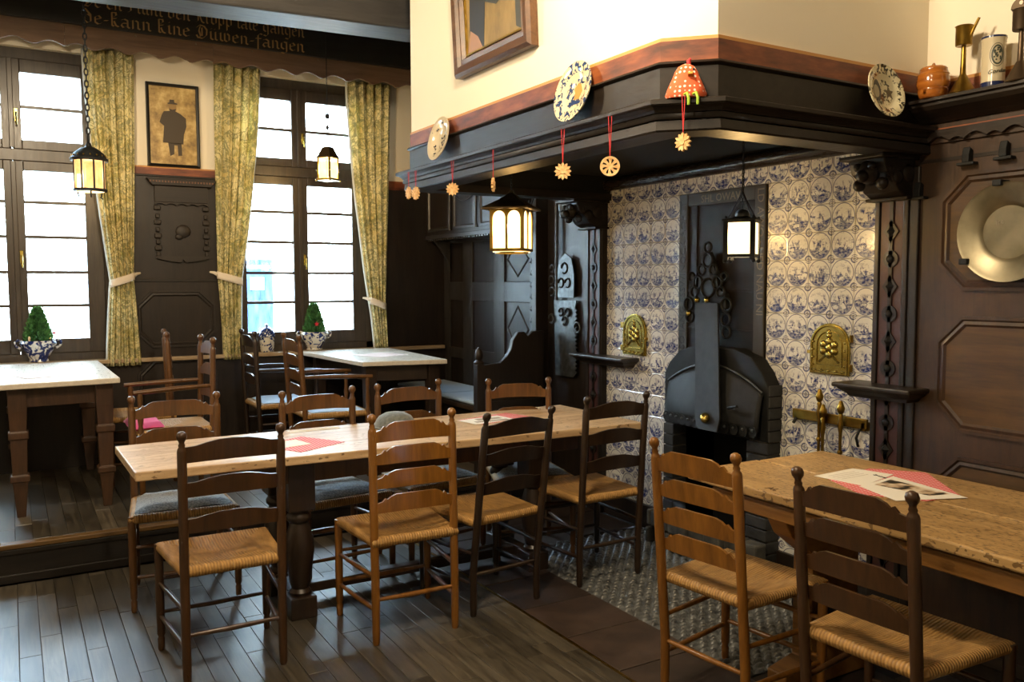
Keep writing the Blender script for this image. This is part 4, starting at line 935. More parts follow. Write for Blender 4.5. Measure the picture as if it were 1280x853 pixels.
# window tables
def wintable(name, label, corners, ztop, mtop, mleg, legs, blocky):
    t_ = thing(name, label, 'table', (0, 0, .2))
    quadtop(corners, ztop-.032, ztop).obj('table_top', mtop, t_, bevel=.005)
    (x0, y0), (x1, y1), (x2, y2), (x3, y3) = legs
    q = B()
    for (xa, ya), (xb, yb) in zip(legs, legs[1:]+legs[:1]):
        d_ = Vector((xb-xa, yb-ya)).normalized()*.0; nrm = Vector((-(yb-ya), xb-xa)).normalized()*.012
        q.prism([(xa+nrm.x, ya+nrm.y), (xb+nrm.x, yb+nrm.y), (xb-nrm.x, yb-nrm.y), (xa-nrm.x, ya-nrm.y)], 'z', ztop-.145, ztop-.032)
    q.obj('apron', mleg, t_, bevel=.003)
    for x, y in legs:
        if blocky: secs = [(0, .022), (.18, .036), (.20, .04), (.205, .048), (.235, .048), (.24, .036), (.44, .042), (.445, .05), (.48, .05), (.485, .04), (.6, .046), (ztop-.03, .046)]
        else: secs = [(0, .03), (.1, .032), (.3, .036), (ztop-.03, .042)]
        q = B(); vs = []; fs = []
        for z, h_ in secs: vs += [(x-h_, y-h_, z), (x+h_, y-h_, z), (x+h_, y+h_, z), (x-h_, y+h_, z)]
        for a in range(len(secs)-1):
            for k_ in range(4): fs.append((a*4+k_, a*4+(k_+1) % 4, a*4+4+(k_+1) % 4, a*4+4+k_))
        fs += [(3, 2, 1, 0), tuple(range(len(vs)-4, len(vs)))]
        q.add(vs, fs).obj('leg', mleg, t_, bevel=.003)
wintable('window_table', 'brown table with glare-painted top and blocky legs under the left window', [(-3.40, 2.90), (-2.79, 2.95), (-2.80, 4.265), (-3.42, 4.265)], .76, GLRTB, TLEG, [(-3.31, 3.02), (-2.87, 3.05), (-2.88, 4.17), (-3.32, 4.17)], True)
wintable('window_table', 'dark table with glare-painted top under the right window beside the bench', [(-1.25, 3.12), (-.66, 3.0), (-.58, 4.265), (-1.33, 4.265)], .76, GLRTB, DLEG, [(-1.17, 3.2), (-.73, 3.11), (-.68, 4.16), (-1.22, 4.16)], False)

# ---- papers and napkins
def sheet(name, label, mat, pts, z, cat, group=None, loc0=None, th=.0012, thing_=False):
    cx_ = sum(p_[0] for p_ in pts)/len(pts); cy_ = sum(p_[1] for p_ in pts)/len(pts)
    o = B().prism([(a-cx_, b_-cy_) for a, b_ in pts], 'z', 0, th).obj(name, mat, None, loc=(cx_, cy_, z)); return tag(o, label, cat, group)
def rect(cx_, cy_, a, b_, ang): 
    ca, sa = math.cos(ang), math.sin(ang); return [(cx_+x*ca-y*sa, cy_+x*sa+y*ca) for x, y in ((-a/2, -b_/2), (a/2, -b_/2), (a/2, b_/2), (-a/2, b_/2))]
sheet('paper_napkin', 'red paper napkin under the menu at the left of the long table', GINGHAM, rect(-2.19, 1.42, .28, .28, .5), .7605, 'napkin')
sheet('menu_sheet', 'white menu sheet on the left red napkin of the long table', PAPER, rect(-2.27, 1.44, .21, .15, .2), .762, 'menu')
sheet('paper_napkin', 'red paper napkin at the right end of the long table', GINGHAM, rect(-1.06, 1.60, .36, .20, .25), .7605, 'napkin')
m_ = sheet('menu_sheet', 'printed white menu on the right red napkin of the long table', PAPER, rect(-1.13, 1.57, .27, .16, .15), .762, 'menu')
B().box(-.09, .11, -.06, -.02, .0012, .0016).box(-.05, .1, .0, .05, .0012, .0016).obj('print', plain('menu_print', '9a8f80', .8), m_)
sheet('menu_sheet', 'thin white sheet at the far edge of the long table behind the brown chair', PAPER, rect(-2.02, 1.77, .26, .06, .04), .7605, 'menu')
sheet('paper_napkin', 'red gingham paper napkin on the pitted table', GINGHAM, [(-.735, -.335), (-.45, -.30), (-.33, -.46), (-.56, -.74), (-.72, -.72), (-.83, -.55)], .7705, 'napkin')
m_ = sheet('menu_sheet', 'plain white menu sheet at the left on the gingham napkin', PAPER, [(-.745, -.28), (-.51, -.27), (-.47, -.42), (-.72, -.475)], .772, 'menu')
for i in range(4): B().box(-.09, .06, .05-.02*i, .053-.02*i, .0012, .0015).obj('print_line', plain('faint_print', 'b9b2a4', .8) if i == 0 else bpy.data.materials['faint_print'], m_)
textmesh('Speisen', .022).xf(frame((.07, -.02, .0013), (-.2, -1, 0), (1, -.2, 0))).obj('print', INK, m_)
m_ = sheet('menu_sheet', 'menu sheet with brown photographs at the right on the gingham napkin', PAPER, [(-.74, -.475), (-.50, -.44), (-.57, -.77), (-.81, -.67)], .7725, 'menu')
q = B().prism([(-.02, .10), (.10, .12), (.08, -.12), (-.0, -.10)], 'z', .0012, .0016); q.obj('photo_print', (lambda n: n.bsdf(n.ramp(n.noise(n.obj(), 16, 2), [(.42, '2c2822'), (.5, 'b79d7e'), (.62, 'dccfb8')]), .5))(N('photo_print')), m_)
sheet('paper_napkin', 'pale pink napkin on the left window table', plain('pale_pink_napkin', 'd8c3be', .8), rect(-3.16, 3.35, .3, .3, .3), .9605, 'napkin')
sheet('paper_napkin', 'pale pink napkin on the right window table', bpy.data.materials['pale_pink_napkin'], rect(-.92, 3.6, .3, .3, .4), .9605, 'napkin')
# grey dome on the long table
t_ = thing('grey_dome', 'rounded grey dome standing on the long table behind the honey chair', 'dome', (-1.64, 1.62, .7605))
FELT = (lambda n: n.bsdf(n.ramp(n.noise(n.obj(), 60, 2), [(.3, '4e5453'), (.7, '6d7370')]), .85, sheen=.3))(N('grey_felt'))
B().lathe([(.11, 0), (.109, .01), (.10, .035), (.082, .06), (.052, .076), (.018, .082), (.001, .083)], seg=24).obj('crown', FELT, t_, smooth=60)
B().tube([(.111*math.cos(a*PI/16), .111*math.sin(a*PI/16), .007) for a in range(32)], .006, 6, True).obj('rolled_brim', FELT, t_, smooth=60)

# ------------------------------------------------------------------ curtains
def curtain(label, top_, mid, bot, zt, zm, zb, ylin=4.285, nf=5, lin_side=1, tie_to=None):
    t_ = thing('curtain', label, 'curtain', (0, 0, 0), group='green damask curtains')
    def prof(v):   # v 0 top .. 1 bottom : left/right x
        z = zt+(zb-zt)*v
        if z > zm: k_ = (zt-z)/(zt-zm); k_ = k_**1.5; a = top_[0]+(mid[0]-top_[0])*k_; b_ = top_[1]+(mid[1]-top_[1])*k_
        else: k_ = ((zm-z)/(zm-zb))**.8; a = mid[0]+(bot[0]-mid[0])*k_; b_ = mid[1]+(bot[1]-mid[1])*k_
        return a, b_, z
    def fn(u, v):
        a, b_, z = prof(v); x = a+(b_-a)*u
        amp = .022*(.55+.45*abs((z-zm)/(zt-zm)) if z > zm else .7)
        y = ylin + amp*math.sin(u*2*PI*nf + 1.2*math.sin(v*3)) + .008*math.sin(u*2*PI*nf*2.3+v*5)
        return (x, y-.012*math.exp(-((z-zm)/.12)**2)*0, z)
    o = B().grid(fn, 90, 60).obj('cloth', CURT, t_, smooth=80); s_ = o.modifiers.new('s', 'SOLIDIFY'); s_.thickness = .003
    def edge(u, v):
        a, b_, z = prof(v); x = b_ if lin_side > 0 else a
        return (x+lin_side*.012*u, ylin+.012+.014*u+.004*math.sin(v*20), z)
    B().grid(edge, 2, 40).obj('lining_edge', LINING, t_, smooth=80).modifiers.new('s', 'SOLIDIFY').thickness = .002
    a, b_, z = mid[0], mid[1], zm
    tz = .05*(1 if tie_to == 'l' else -1)
    def band(u, v):
        an = u*2*PI; x = (a+b_)/2+((b_-a)/2+.008)*math.cos(an); y = ylin+.042*math.sin(an); sl = (x-(a+b_)/2)/(b_-a)
        return (x, y, zm-.028+.056*v - tz*sl)
    B().grid(band, 32, 3).obj('tieback', TIE, t_, smooth=80).modifiers.new('s', 'SOLIDIFY').thickness = .003
    hx = a-.05 if tie_to == 'l' else b_+.05
    B().tube([(a if tie_to == 'l' else b_, ylin, zm+tz*.6*(1 if tie_to == 'l' else -1)), ((hx+(a if tie_to == 'l' else b_))/2, 4.31, zm+.045), (hx, 4.33, zm+.05)], [.016, .012, .008], 8).obj('tie_loop', TIE, t_, smooth=60)
curtain('green damask curtain tied back on the right of the left window', (-2.82, -2.50), (-2.69, -2.545), (-2.735, -2.51), 3.14, 1.53, .91, lin_side=-1, tie_to='r')
curtain('green damask curtain tied back on the left of the right window', (-1.95, -1.61), (-1.955, -1.78), (-1.93, -1.80), 3.14, 1.54, .92, lin_side=1, tie_to='l')
curtain('green damask curtain at the right of the right window by the dark panelling', (-.905, -.54), (-.735, -.605), (-.69, -.59), 3.14, 1.33, .955, lin_side=-1, tie_to='l')
tag(B().tube([(-2.95, 4.30, 3.2), (-.3, 4.30, 3.2)], .012, 10).obj('curtain_rod', DARKX, None, smooth=60), 'dark rod hidden behind the scalloped valance', 'curtain rod')

# ------------------------------------------------------------------ pictures
FRB = plain('black_picture_frame', '14130f', .35); SEP = N('sepia_print'); v = SEP.obj()
SEPIA = SEP.bsdf(SEP.ramp(SEP.noise(SEP.mapping(v, (6, 1, 6)), 1.6, 5, .65), [(.32, '6a5020'), (.5, 'a88a48'), (.68, 'd3b878')]), .4)
t_ = thing('framed_photograph', 'black-framed sepia photograph of a man in a long coat between the curtains', 'picture', (-2.237, 4.335, 2.664))
w2, h2 = .183, .302
B().sweep([(-w2, -h2), (w2, -h2), (w2, h2), (-w2, h2)], [(0, -.012), (0, .018), (.008, .022), (.02, .016), (.024, -.012)], True, lambda u, v_, h: (u, -h, v_)).obj('frame', FRB, t_)
B().box(-w2+.02, w2-.02, -.004, .01, -h2+.02, h2-.02).obj('print', SEPIA, t_)
SIL = plain('sepia_shadow', '3a2c14', .5); SIL2 = plain('sepia_mid', '8a6c38', .5)
k_ = h2/300.0
def sil(pts, d_, m): B().prism([((x-288)*k_*1.0, (500-y)*k_) for x, y in pts], 'y', -.0055-d_, -.004).obj('printed_figure', m, t_)
sil([(225,400),(210,430),(195,480),(225,505),(215,625),(355,630),(360,560),(380,500),(378,440),(340,410),(300,392),(255,395)], .0, SIL)
sil([(250,625),(262,720),(290,705),(292,640),(315,640),(318,715),(345,712),(342,625)], .0, SIL)
sil([(262,345),(260,378),(275,395),(300,395),(312,378),(312,345)], .0005, SIL2)
sil([(255,345),(320,345),(318,336),(300,332),(298,312),(268,312),(266,332),(252,338)], .001, SIL)
sil([(262,378),(285,384),(312,376),(305,396),(285,404),(268,396)], .001, SIL)
FRW = wood('brown_picture_frame_wood', '3a2416', '6b4a2e', 'y', .35)
t_ = thing('framed_painting', 'large brown-framed portrait painting hung on the chimney breast', 'picture', (-1.345, 1.06, 2.51)); t_.rotation_euler = (0, math.radians(-3), 0)
w2 = .355; H2 = .98
B().sweep([(-w2, 0), (w2, 0), (w2, H2), (-w2, H2)], [(0, 0), (0, .035), (.015, .05), (.045, .046), (.055, .03), (.075, .036), (.09, .012), (.09, 0)], True, lambda u, v_, h: (-h, u, v_)).obj('frame', FRW, t_)
B().sweep([(-w2+.09, .09), (w2-.09, .09), (w2-.09, H2-.09), (-w2+.09, H2-.09)], [(0, .005), (0, .02), (.008, .02), (.01, .005)], True, lambda u, v_, h: (-h, u, v_)).obj('gilt_slip', BRASSD, t_)
PN = N('oil_paint_ground'); PNT = PN.bsdf(PN.ramp(PN.noise(PN.mapping(PN.obj(), (1, 6, 3)), 1.5, 4, .6), [(.3, '6b5a34'), (.5, '8c7444'), (.7, 'a58a55')]), .45)
B().box(-.01, 0, -w2+.08, w2-.08, .08, H2-.08).obj('canvas', PNT, t_)
def paint(pts, c_, d_): B().prism(pts, 'x', -.0115-d_, -.01).obj('painted_shape', plain('paint_'+c_, c_, .45), t_)
paint([(.24, .10), (.10, .09), (.07, .30), (.10, .48), (.16, .52), (.21, .42)], '2e3238', 0)
paint([(.06, .52), (.08, .30), (-.03, .26), (-.16, .30), (-.22, .42), (-.12, .40), (-.02, .40), (.01, .48)], '353b3e', .0005)
paint([(.26, .09), (.10, .09), (.15, .16), (.22, .20)], 'a5806a', .001)
paint([(-.02, .40), (-.10, .41), (-.08, .60), (.03, .62)], '8a6048', .001)
paint([(-.24, .10), (-.25, .80), (-.20, .80), (-.20, .12)], '3a3c36', .0005)
paint([(.0, .60), (-.06, .58), (-.12, .62), (-.13, .74), (-.06, .80), (.02, .76)], 'a87d5c', .0015)

# ------------------------------------------------------------------ plates, bird, ornaments on the hood
def platemat(name, base, ink, sc_, thr, rings):
    n = N(name); v = n.obj(); _, y_, z_ = n.sep(v); r = n.math('SQRT', n.math('ADD', n.math('MULTIPLY', y_, y_), n.math('MULTIPLY', z_, z_)))
    f = n.ramp(n.noise(v, sc_, 3, .55, 1.0), [(thr, 0.0), (thr+.05, 1.0)])
    for ra, rb in rings: f = n.math('MULTIPLY', f, n.math('SUBTRACT', 1.0, n.math('MULTIPLY', n.math('GREATER_THAN', r, ra), n.math('LESS_THAN', r, rb))))
    return n.bsdf(n.mix(f, base, ink), .14, coat=.5)
def plate(label, r, mat, loc, tilt, rz=0, group='painted plates on the hood'):
    t_ = thing('painted_plate', label, 'plate', loc, rz, group); t_.rotation_euler = (0, tilt, rz)
    B().lathe([(.001, -.006), (r*.55, -.006), (r*.66, -.018), (r*.95, -.026), (r, -.026), (r*.99, -.02), (r*.66, -.011), (r*.5, .002), (r*.5, .006), (r*.42, .006), (r*.42, .001), (.001, 0)], (0, 0, 0), 40, 'x', cap=False).obj('dish', mat, t_, smooth=50)
    return t_
P1M = platemat('sprigged_plate_glaze', 'cfc2a6', '1e2c4e', 22, .68, [])
P2M = platemat('blue_landscape_plate_glaze', 'd8cda8', '2c4068', 42, .49, [(.065, .078)])
P3M = platemat('black_print_plate_glaze', 'd9d2b0', '39362a', 46, .50, [(.055, .07)])
p1 = plate('cream plate with sparse dark blue sprigs at the left of the hood shelf', .115, P1M, (-1.362, 1.615, 2.243), math.radians(12))
SPR = plain('plate_sprig_blue', '1c2744', .25)
for yy, zz, k_ in ((.045, .06, .8), (-.02, .085, .6), (-.03, -.005, 1.5), (.05, -.04, 1.0), (-.055, -.05, 1.1), (.015, -.085, .8)):
    rr = math.hypot(yy, zz); xo = -.007 if rr < .06 else -.009 - .014*(rr-.06)/.03
    q = B()
    for a in range(4): an = a*1.6+yy*40; q.prism([(yy+.004*k_*math.cos(an), zz+.004*k_*math.sin(an)), (yy+.014*k_*math.cos(an+.35), zz+.014*k_*math.sin(an+.35)), (yy+.016*k_*math.cos(an-.1), zz+.016*k_*math.sin(an-.1))], 'x', xo-.0015, xo+.004)
    q.obj('painted_sprig', SPR, p1)
p2 = plate('blue and white landscape plate in the middle of the hood shelf', .122, P2M, (-1.362, .395, 2.249), math.radians(12))
B().prism([(.035, -.05), (-.05, -.05), (-.05, -.04), (.035, -.035)], 'x', -.0075, -.006).obj('painted_ground', plain('plate_blue', '2c3c66', .2), p2); B().prism([(.005, -.03), (-.03, -.03), (-.045, .0), (-.03, .03), (-.01, .035), (.01, .015), (.0, -.005)], 'x', -.0078, -.006).obj('painted_figure', plain('plate_ochre', 'b98a4c', .2), p2)
p3 = plate('black printed souvenir plate with star standing at the right end of the hood', .106, P3M, (-.385, -.262, 2.232), math.radians(12), PI2)
B().prism([(.04+.028*math.cos(a*PI/10), .005+.048*math.sin(a*PI/10)) for a in range(20)], 'x', -.0072, -.006).obj('printed_oval', plain('plate_dark_print', '37352c', .3), p3)
B().prism([(.04+.016*math.cos(a*PI/8), .0+.026*math.sin(a*PI/8)) for a in range(16)], 'x', -.0080, -.006).obj('printed_face', plain('plate_face_print', 'a59e84', .3), p3)
B().prism([(-.035+(.03 if a % 2 == 0 else .013)*math.sin(a*PI/5), .0+(.03 if a % 2 == 0 else .013)*math.cos(a*PI/5)) for a in range(10)], 'x', -.0075, -.006).obj('printed_star', plain('plate_star_print', '5a5238', .3), p3)
# fabric bird
n = N('orange_polka_fabric'); vo = n.n('TexVoronoi', {'Vector': n.obj(), 'Scale': 62.0, 'Randomness': .25}); DOT = n.bsdf(n.ramp(vo.outputs['Distance'], [(.24, 'f3e6d6'), (.30, 'cf5a30')]), .8)
t_ = thing('fabric_bird', 'orange polka-dot stuffed fabric bird sitting on the hood corner', 'toy', (-1.310, -.180, 2.126), math.radians(45))
q = B(); secs = [(0, .066, .042), (.01, .071, .046), (.035, .062, .042), (.065, .048, .034), (.09, .038, .028), (.105, .028, .021), (.113, .014, .010), (.116, .004, .003)]; vs = []; fs = []
for z, a, b_ in secs:
    for i in range(16): an = 2*PI*i/16; vs.append((b_*math.cos(an)-.005, a*math.copysign(abs(math.sin(an))**.8, math.sin(an)), z))
for a in range(len(secs)-1):
    for i in range(16): fs.append((a*16+i, a*16+(i+1) % 16, a*16+16+(i+1) % 16, a*16+16+i))
fs += [tuple(range(16))[::-1], tuple(range(len(vs)-16, len(vs)))]
q.add(vs, fs).obj('body', DOT, t_, smooth=60)
B().tube([(-.0, -.01, .108), (-.004, -.008, .126), (-.002, -.014, .134)], [.006, .008, .003], 8).obj('comb', REDSTR, t_, smooth=60)
B().prism([(-.02, .09), (-.052, .072), (-.02, .06)], 'y', -.024, -.008).obj('beak', plain('bird_beak', 'c8842c', .7), t_)
for s_ in (-1, 1): B().ball((-.026, s_*.018-.008, .092), .0045, 8, 6).obj('eye', INK, t_, smooth=60)
for y in (-.012, -.042): B().tube([(-.04, y+.02, .006), (-.055, y+.006, .008), (-.062, y, -.01), (-.06, y, -.032)], .005, 8).obj('leg_ribbon', plain('green_ribbon', '8fae32', .7) if y > -.02 else bpy.data.materials['green_ribbon'], t_, smooth=60)
# hanging straw ornaments
def ornament(label, loc, r, rz, kind, strlen):
    t_ = thing('straw_ornament', label, 'ornament', loc, rz, 'straw ornaments under the hood shelf')
    if kind == 'star':
        for i in range(12):
            a = i*PI/6; ca, sa = math.cos(a), math.sin(a)
            B().prism([(r*.2*ca-r*.08*sa, r*.2*sa+r*.08*ca), (r*.75*ca-r*.17*sa, r*.75*sa+r*.17*ca), (r*ca, r*sa), (r*.75*ca+r*.17*sa, r*.75*sa-r*.17*ca), (r*.2*ca+r*.08*sa, r*.2*sa-r*.08*ca)], 'x', -.004-(.002 if i % 2 else 0), .004).obj('ray', STRAW, t_)
        B().lathe([(r*.3, -.008), (r*.3, .006)], seg=14, axis='x').obj('centre', STRAW, t_)
    else:
        B().lathe([(r*.78, -.004), (r, -.005), (r, .005), (r*.78, .004), (r*.78, -.004)], seg=28, axis='x', cap=False).obj('rim', STRAW, t_)
        for i in range(8):
            a = i*PI/4; ca, sa = math.cos(a), math.sin(a)
            B().prism([(r*.1*ca-r*.1*sa, r*.1*sa+r*.1*ca), (r*.5*ca-r*.16*sa, r*.5*sa+r*.16*ca), (r*.86*ca-r*.22*sa, r*.86*sa+r*.22*ca), (r*.86*ca+r*.22*sa, r*.86*sa-r*.22*ca), (r*.5*ca+r*.07*sa, r*.5*sa-r*.07*ca), (r*.1*ca+r*.1*sa, r*.1*sa-r*.1*ca)], 'x', -.003, .003).obj('spoke', STRAW, t_)
        B().lathe([(r*.25, -.004), (r*.25, .004)], seg=14, axis='x').obj('centre', STRAW, t_)
    B().tube([(0, 0, r), (0, .006, r+strlen), (0, -.006, r+strlen), (0, 0, r)], .0016, 6).obj('red_string', REDSTR, t_)
ox = -1.416
ornament('straw ornament at the far left end of the hood, seen nearly edge-on', (ox, 1.925, 1.995), .034, .05, 'star', .08)
ornament('straw ornament hanging second from the left under the hood shelf', (ox, 1.83, 1.985), .036, .2, 'star', .085)
ornament('straw star below the sprigged plate', (ox, 1.389, 1.965), .034, .9, 'star', .105)
ornament('straw ornament seen edge-on above the square lantern', (ox, .978, 1.945), .032, 2.42, 'star', .125)
ornament('round straw star below the landscape plate', (ox, .414, 1.942), .035, .97, 'star', .13)
ornament('pierced wooden disc ornament right of the landscape plate', (ox, .106, 1.925), .036, 1.0, 'disc', .145)
ornament('straw star hanging below the fabric bird', (-1.352, -.215, 1.972), .032, .25, 'star', .12)

# ------------------------------------------------------------------ lanterns
def chain(t_, z0, z1, mat=IRON, link=.03, r=.0025, x=0, y=0):
    n_ = max(1, int((z1-z0)/(link*.78))); st_ = (z1-z0)/n_; mesh_ = []
    for k_ in range(2):
        pts = []
        for a in range(10):
            an = 2*PI*a/10; u, w_ = link*.22*math.cos(an), st_*.62*math.sin(an)
            pts.append((u, 0, w_) if k_ == 0 else (0, u, w_))
        mesh_.append(B().tube(pts, r, 5, True).mesh('chain_link', mat, 60))
    for i in range(n_): mk('chain_link', mesh_[i % 2], t_, (x, y, z0+(i+.5)*st_))
def lampmat(name, col, strength, mixf):
    n = N(name); f = n.noise(n.obj(), 18, 3); e = n.n('Emission', {0: n.mix(f, lin(col), lin('ffdf9a')), 1: strength}); tr = n.n('BsdfTransparent', {0: (1, .86, .6, 1)})
    m = n.n('MixShader', {0: mixf, 1: e.outputs[0], 2: tr.outputs[0]}); n.t.links.new(m.outputs[0], n.out.inputs[0]); return n.m
AMB = lampmat('amber_lantern_pane', 'ff8418', 1.5, .35); CRM = lampmat('cream_lantern_pane', 'ffd9a0', 3.0, .35); YEL = lampmat('yellow_lantern_pane', 'ffc860', 3.2, .4)
def bulb(t_, z, power, col=(1.0, .72, .38), r=.03):
    o = light('lantern_bulb', 'POINT', (0, 0, z), power, col, r); o.parent = t_; return o
# drum lantern over the left window table
t_ = thing('drum_lantern', 'round amber-paned lantern on a long chain before the left window', 'lantern', (-2.868, 3.5, 0))
z0, z1 = 2.085, 2.262; R1 = .088
for i in range(8):
    a0 = 2*PI*i/8+.2; a1 = a0+2*PI/8; am = (a0+a1)/2
    B().add([(R1*math.cos(a0+.06), R1*math.sin(a0+.06), z0), (R1*math.cos(a1-.06), R1*math.sin(a1-.06), z0), (R1*math.cos(a1-.06), R1*math.sin(a1-.06), z1), (R1*math.cos(a0+.06), R1*math.sin(a0+.06), z1)], [(0,1,2,3)]).obj('pane', AMB, t_)
    B().tube([(R1*math.cos(a0), R1*math.sin(a0), z0), (R1*math.cos(a0), R1*math.sin(a0), z1)], .006, 6).obj('mullion', IRON, t_)
B().lathe([(.084, z1), (.108, z1-.004), (.11, z1+.012), (.098, z1+.022), (.086, z1+.045), (.05, z1+.075), (.02, z1+.088), (.012, z1+.11)], seg=20).obj('domed_roof', IRON, t_, smooth=40)
for i in range(16):
    a = 2*PI*i/16; B().ball((.095*math.cos(a), .095*math.sin(a), z1+.03), .006, 6, 5).obj('pierced_stud', BRASSD, t_, smooth=60)
B().lathe([(.082, z0-.014), (.098, z0-.01), (.098, z0+.004), (.082, z0+.006)], seg=20, cap=False).obj('lower_ring', IRON, t_, smooth=40)
B().lathe([(.001, z0-.012), (.082, z0-.012), (.082, z0-.010), (.001, z0-.010)], seg=20, cap=False).obj('base_glass', CRM, t_)
for i in range(3):
    a = 2*PI*i/3+.5; B().tube([(.08*math.cos(a), .08*math.sin(a), z0-.012), (.07*math.cos(a), .07*math.sin(a), z0-.045), (.085*math.cos(a), .085*math.sin(a), z0-.05)], .005, 6).obj('foot_scroll', IRON, t_, smooth=60)
B().tube([(0, .02*math.sin(a*PI/5), z1+.135+.03*math.cos(a*PI/5)) for a in range(10)], .007, 6, True).obj('hanging_loop', IRON, t_, smooth=60)
chain(t_, z1+.165, 3.5, link=.045, r=.0045); bulb(t_, 2.18, 20)
# tapering small lantern before the right window
t_ = thing('small_lantern', 'small glowing brass lantern hung before the right window', 'lantern', (-1.309, 3.6, 0), .6)
z0, z1 = 2.255, 2.40; s_ = .05
def square(z, h_): return [(-h_, -h_, z), (h_, -h_, z), (h_, h_, z), (-h_, h_, z)]
def frust(secs):
    q = B(); vs = []; fs = []
    for z, h_ in secs: vs += square(z, h_)
    for a in range(len(secs)-1):
        for k_ in range(4): fs.append((a*4+k_, a*4+(k_+1) % 4, a*4+4+(k_+1) % 4, a*4+4+k_))
    fs += [(3, 2, 1, 0), tuple(range(len(vs)-4, len(vs)))]; return q.add(vs, fs)
for k_ in range(4):
    q = B().add([(-s_*.9, -s_, z0), (s_*.9, -s_, z0), (s_*.9, -s_, z1), (-s_*.9, -s_, z1)], [(0,1,2,3)]).xf(Matrix.Rotation(k_*PI2, 4, 'Z')); q.obj('pane', YEL, t_)
    B().box(-s_-.005, -s_+.006, -s_-.005, -s_+.006, z0, z1).xf(Matrix.Rotation(k_*PI2, 4, 'Z')).obj('corner_bar', BRASSD, t_)
    B().ball((-s_-.006, -s_-.006, z0+.055), .007, 8, 6).xf(Matrix.Rotation(k_*PI2, 4, 'Z')).obj('corner_knob', BRASS, t_, smooth=60)
frust([(z1, s_+.014), (z1+.008, s_+.014), (z1+.012, s_+.006), (z1+.07, s_*.62), (z1+.078, s_*.62), (z1+.085, s_*.3)]).obj('roof', COPPER, t_)
frust([(z0-.014, s_+.012), (z0, s_+.012), (z0+.004, s_)]).obj('base', BRASSD, t_)
for k_ in range(4): B().ball((s_+.01, s_+.01, z0-.014), .009, 8, 6).xf(Matrix.Rotation(k_*PI2, 4, 'Z')).obj('foot_ball', BRASS, t_, smooth=60)
chain(t_, z1+.082, 3.5, link=.02, r=.0016)
for zz, rr in ((2.70, .018), (2.62, .014), (2.52, .007)): B().ball((0, 0, zz), rr, 10, 8, (1, 1, 1.2)).obj('chain_bead', IRON, t_, smooth=60)
bulb(t_, 2.33, 18)
# big square lantern over the long table
t_ = thing('square_lantern', 'large square lantern with arched cream panes and pyramid roof over the long table', 'lantern', (-1.012, 1.5, 0), math.radians(42))
s_ = .089; z0, z1 = 1.668, 1.89
def archpane(w_, za, zb): r_ = w_/2; return [(-r_, za), (r_, za)] + [(r_*math.cos(PI*i/10), zb-r_+r_*math.sin(PI*i/10)) for i in range(11)]
for k_ in range(4):
    Rm = Matrix.Rotation(k_*PI2, 4, 'Z')
    for sx in (-1, 1):
        pts = [(x+sx*.0405, z) for x, z in archpane(.068, z0+.014, z1-.012)]
        B().prism(pts, 'y', -s_+.002, -s_+.004).xf(Rm).obj('arched_pane', CRM, t_)
    q = B().box(-s_, -s_+.013, -s_-.003, -s_+.008, z0, z1).box(s_-.013, s_, -s_-.003, -s_+.008, z0, z1).box(-.006, .006, -s_-.003, -s_+.006, z0, z1).box(-s_, s_, -s_-.003, -s_+.006, z0, z0+.014)
    for sx in (-1, 1):   # spandrels over each arch
        ar = archpane(.068, z0, z1-.012)[2:]; lo = [(x+sx*.0405, z) for x, z in ar]
        q.prism([(sx*.0405+.037, z1), (sx*.0405+.037, lo[0][1])] + lo + [(sx*.0405-.037, lo[-1][1]), (sx*.0405-.037, z1)], 'y', -s_-.003, -s_+.006)
    q.xf(Rm).obj('side_frame', BRASSD, t_)
frust([(z1-.004, s_+.038), (z1+.004, s_+.038), (z1+.05, s_*.6), (z1+.085, .012), (z1+.10, .008)]).obj('pyramid_roof', COPPER, t_)
B().box(-s_+.01, s_-.01, -s_+.01, s_-.01, z0-.006, z0-.002).obj('base_glass', CRM, t_)
B().lathe([(s_*.95, z0-.012), (s_*1.0, z0-.012), (s_*1.0, z0-.004), (s_*.95, z0-.004)], seg=24, cap=False).obj('base_ring', BRASSD, t_)
chain(t_, z1+.1, 2.18, link=.024, r=.002); bulb(t_, 1.79, 11, r=.035)
# black square lantern before the iron plate
t_ = thing('black_lantern', 'black-framed square lantern hanging before the iron plate under the hood', 'lantern', (-.5, .345, 0), math.radians(33))
s_ = .062; z0, z1 = 1.612, 1.772
for k_ in range(4):
    Rm = Matrix.Rotation(k_*PI2, 4, 'Z')
    B().add([(-s_+.012, -s_, z0+.012), (s_-.012, -s_, z0+.012), (s_-.012, -s_, z1-.006), (-s_+.012, -s_, z1-.006)], [(0,1,2,3)]).xf(Rm).obj('pane', CRM, t_)
    B().box(-s_-.006, -s_+.014, -s_-.006, -s_+.014, z0-.012, z1).box(-s_, s_, -s_-.003, -s_+.006, z0, z0+.013).box(-s_, s_, -s_-.003, -s_+.006, z1-.008, z1).xf(Rm).obj('side_frame', IRON, t_)
    B().ball((s_, s_, z0-.016), .01, 8, 6).xf(Rm).obj('foot_ball', IRON, t_, smooth=60)
    B().ball((s_-.002, s_-.002, z1+.014), .008, 8, 6).xf(Rm).obj('corner_knob', IRON, t_, smooth=60)
    B().tube([(s_-.01, s_-.01, z1+.01), (.012, .012, z1+.10), (.002, .002, z1+.13)], .002, 5).xf(Rm).obj('hanger_wire', IRON, t_)
frust([(z1, s_+.012), (z1+.008, s_+.012), (z1+.014, s_*.6), (z1+.02, s_*.5)]).obj('roof', IRON, t_)
B().lathe([(.03, z1+.018), (.032, z1+.03), (.026, z1+.045), (.012, z1+.052)], seg=14).obj('chimney_cap', IRONL, t_, smooth=50)
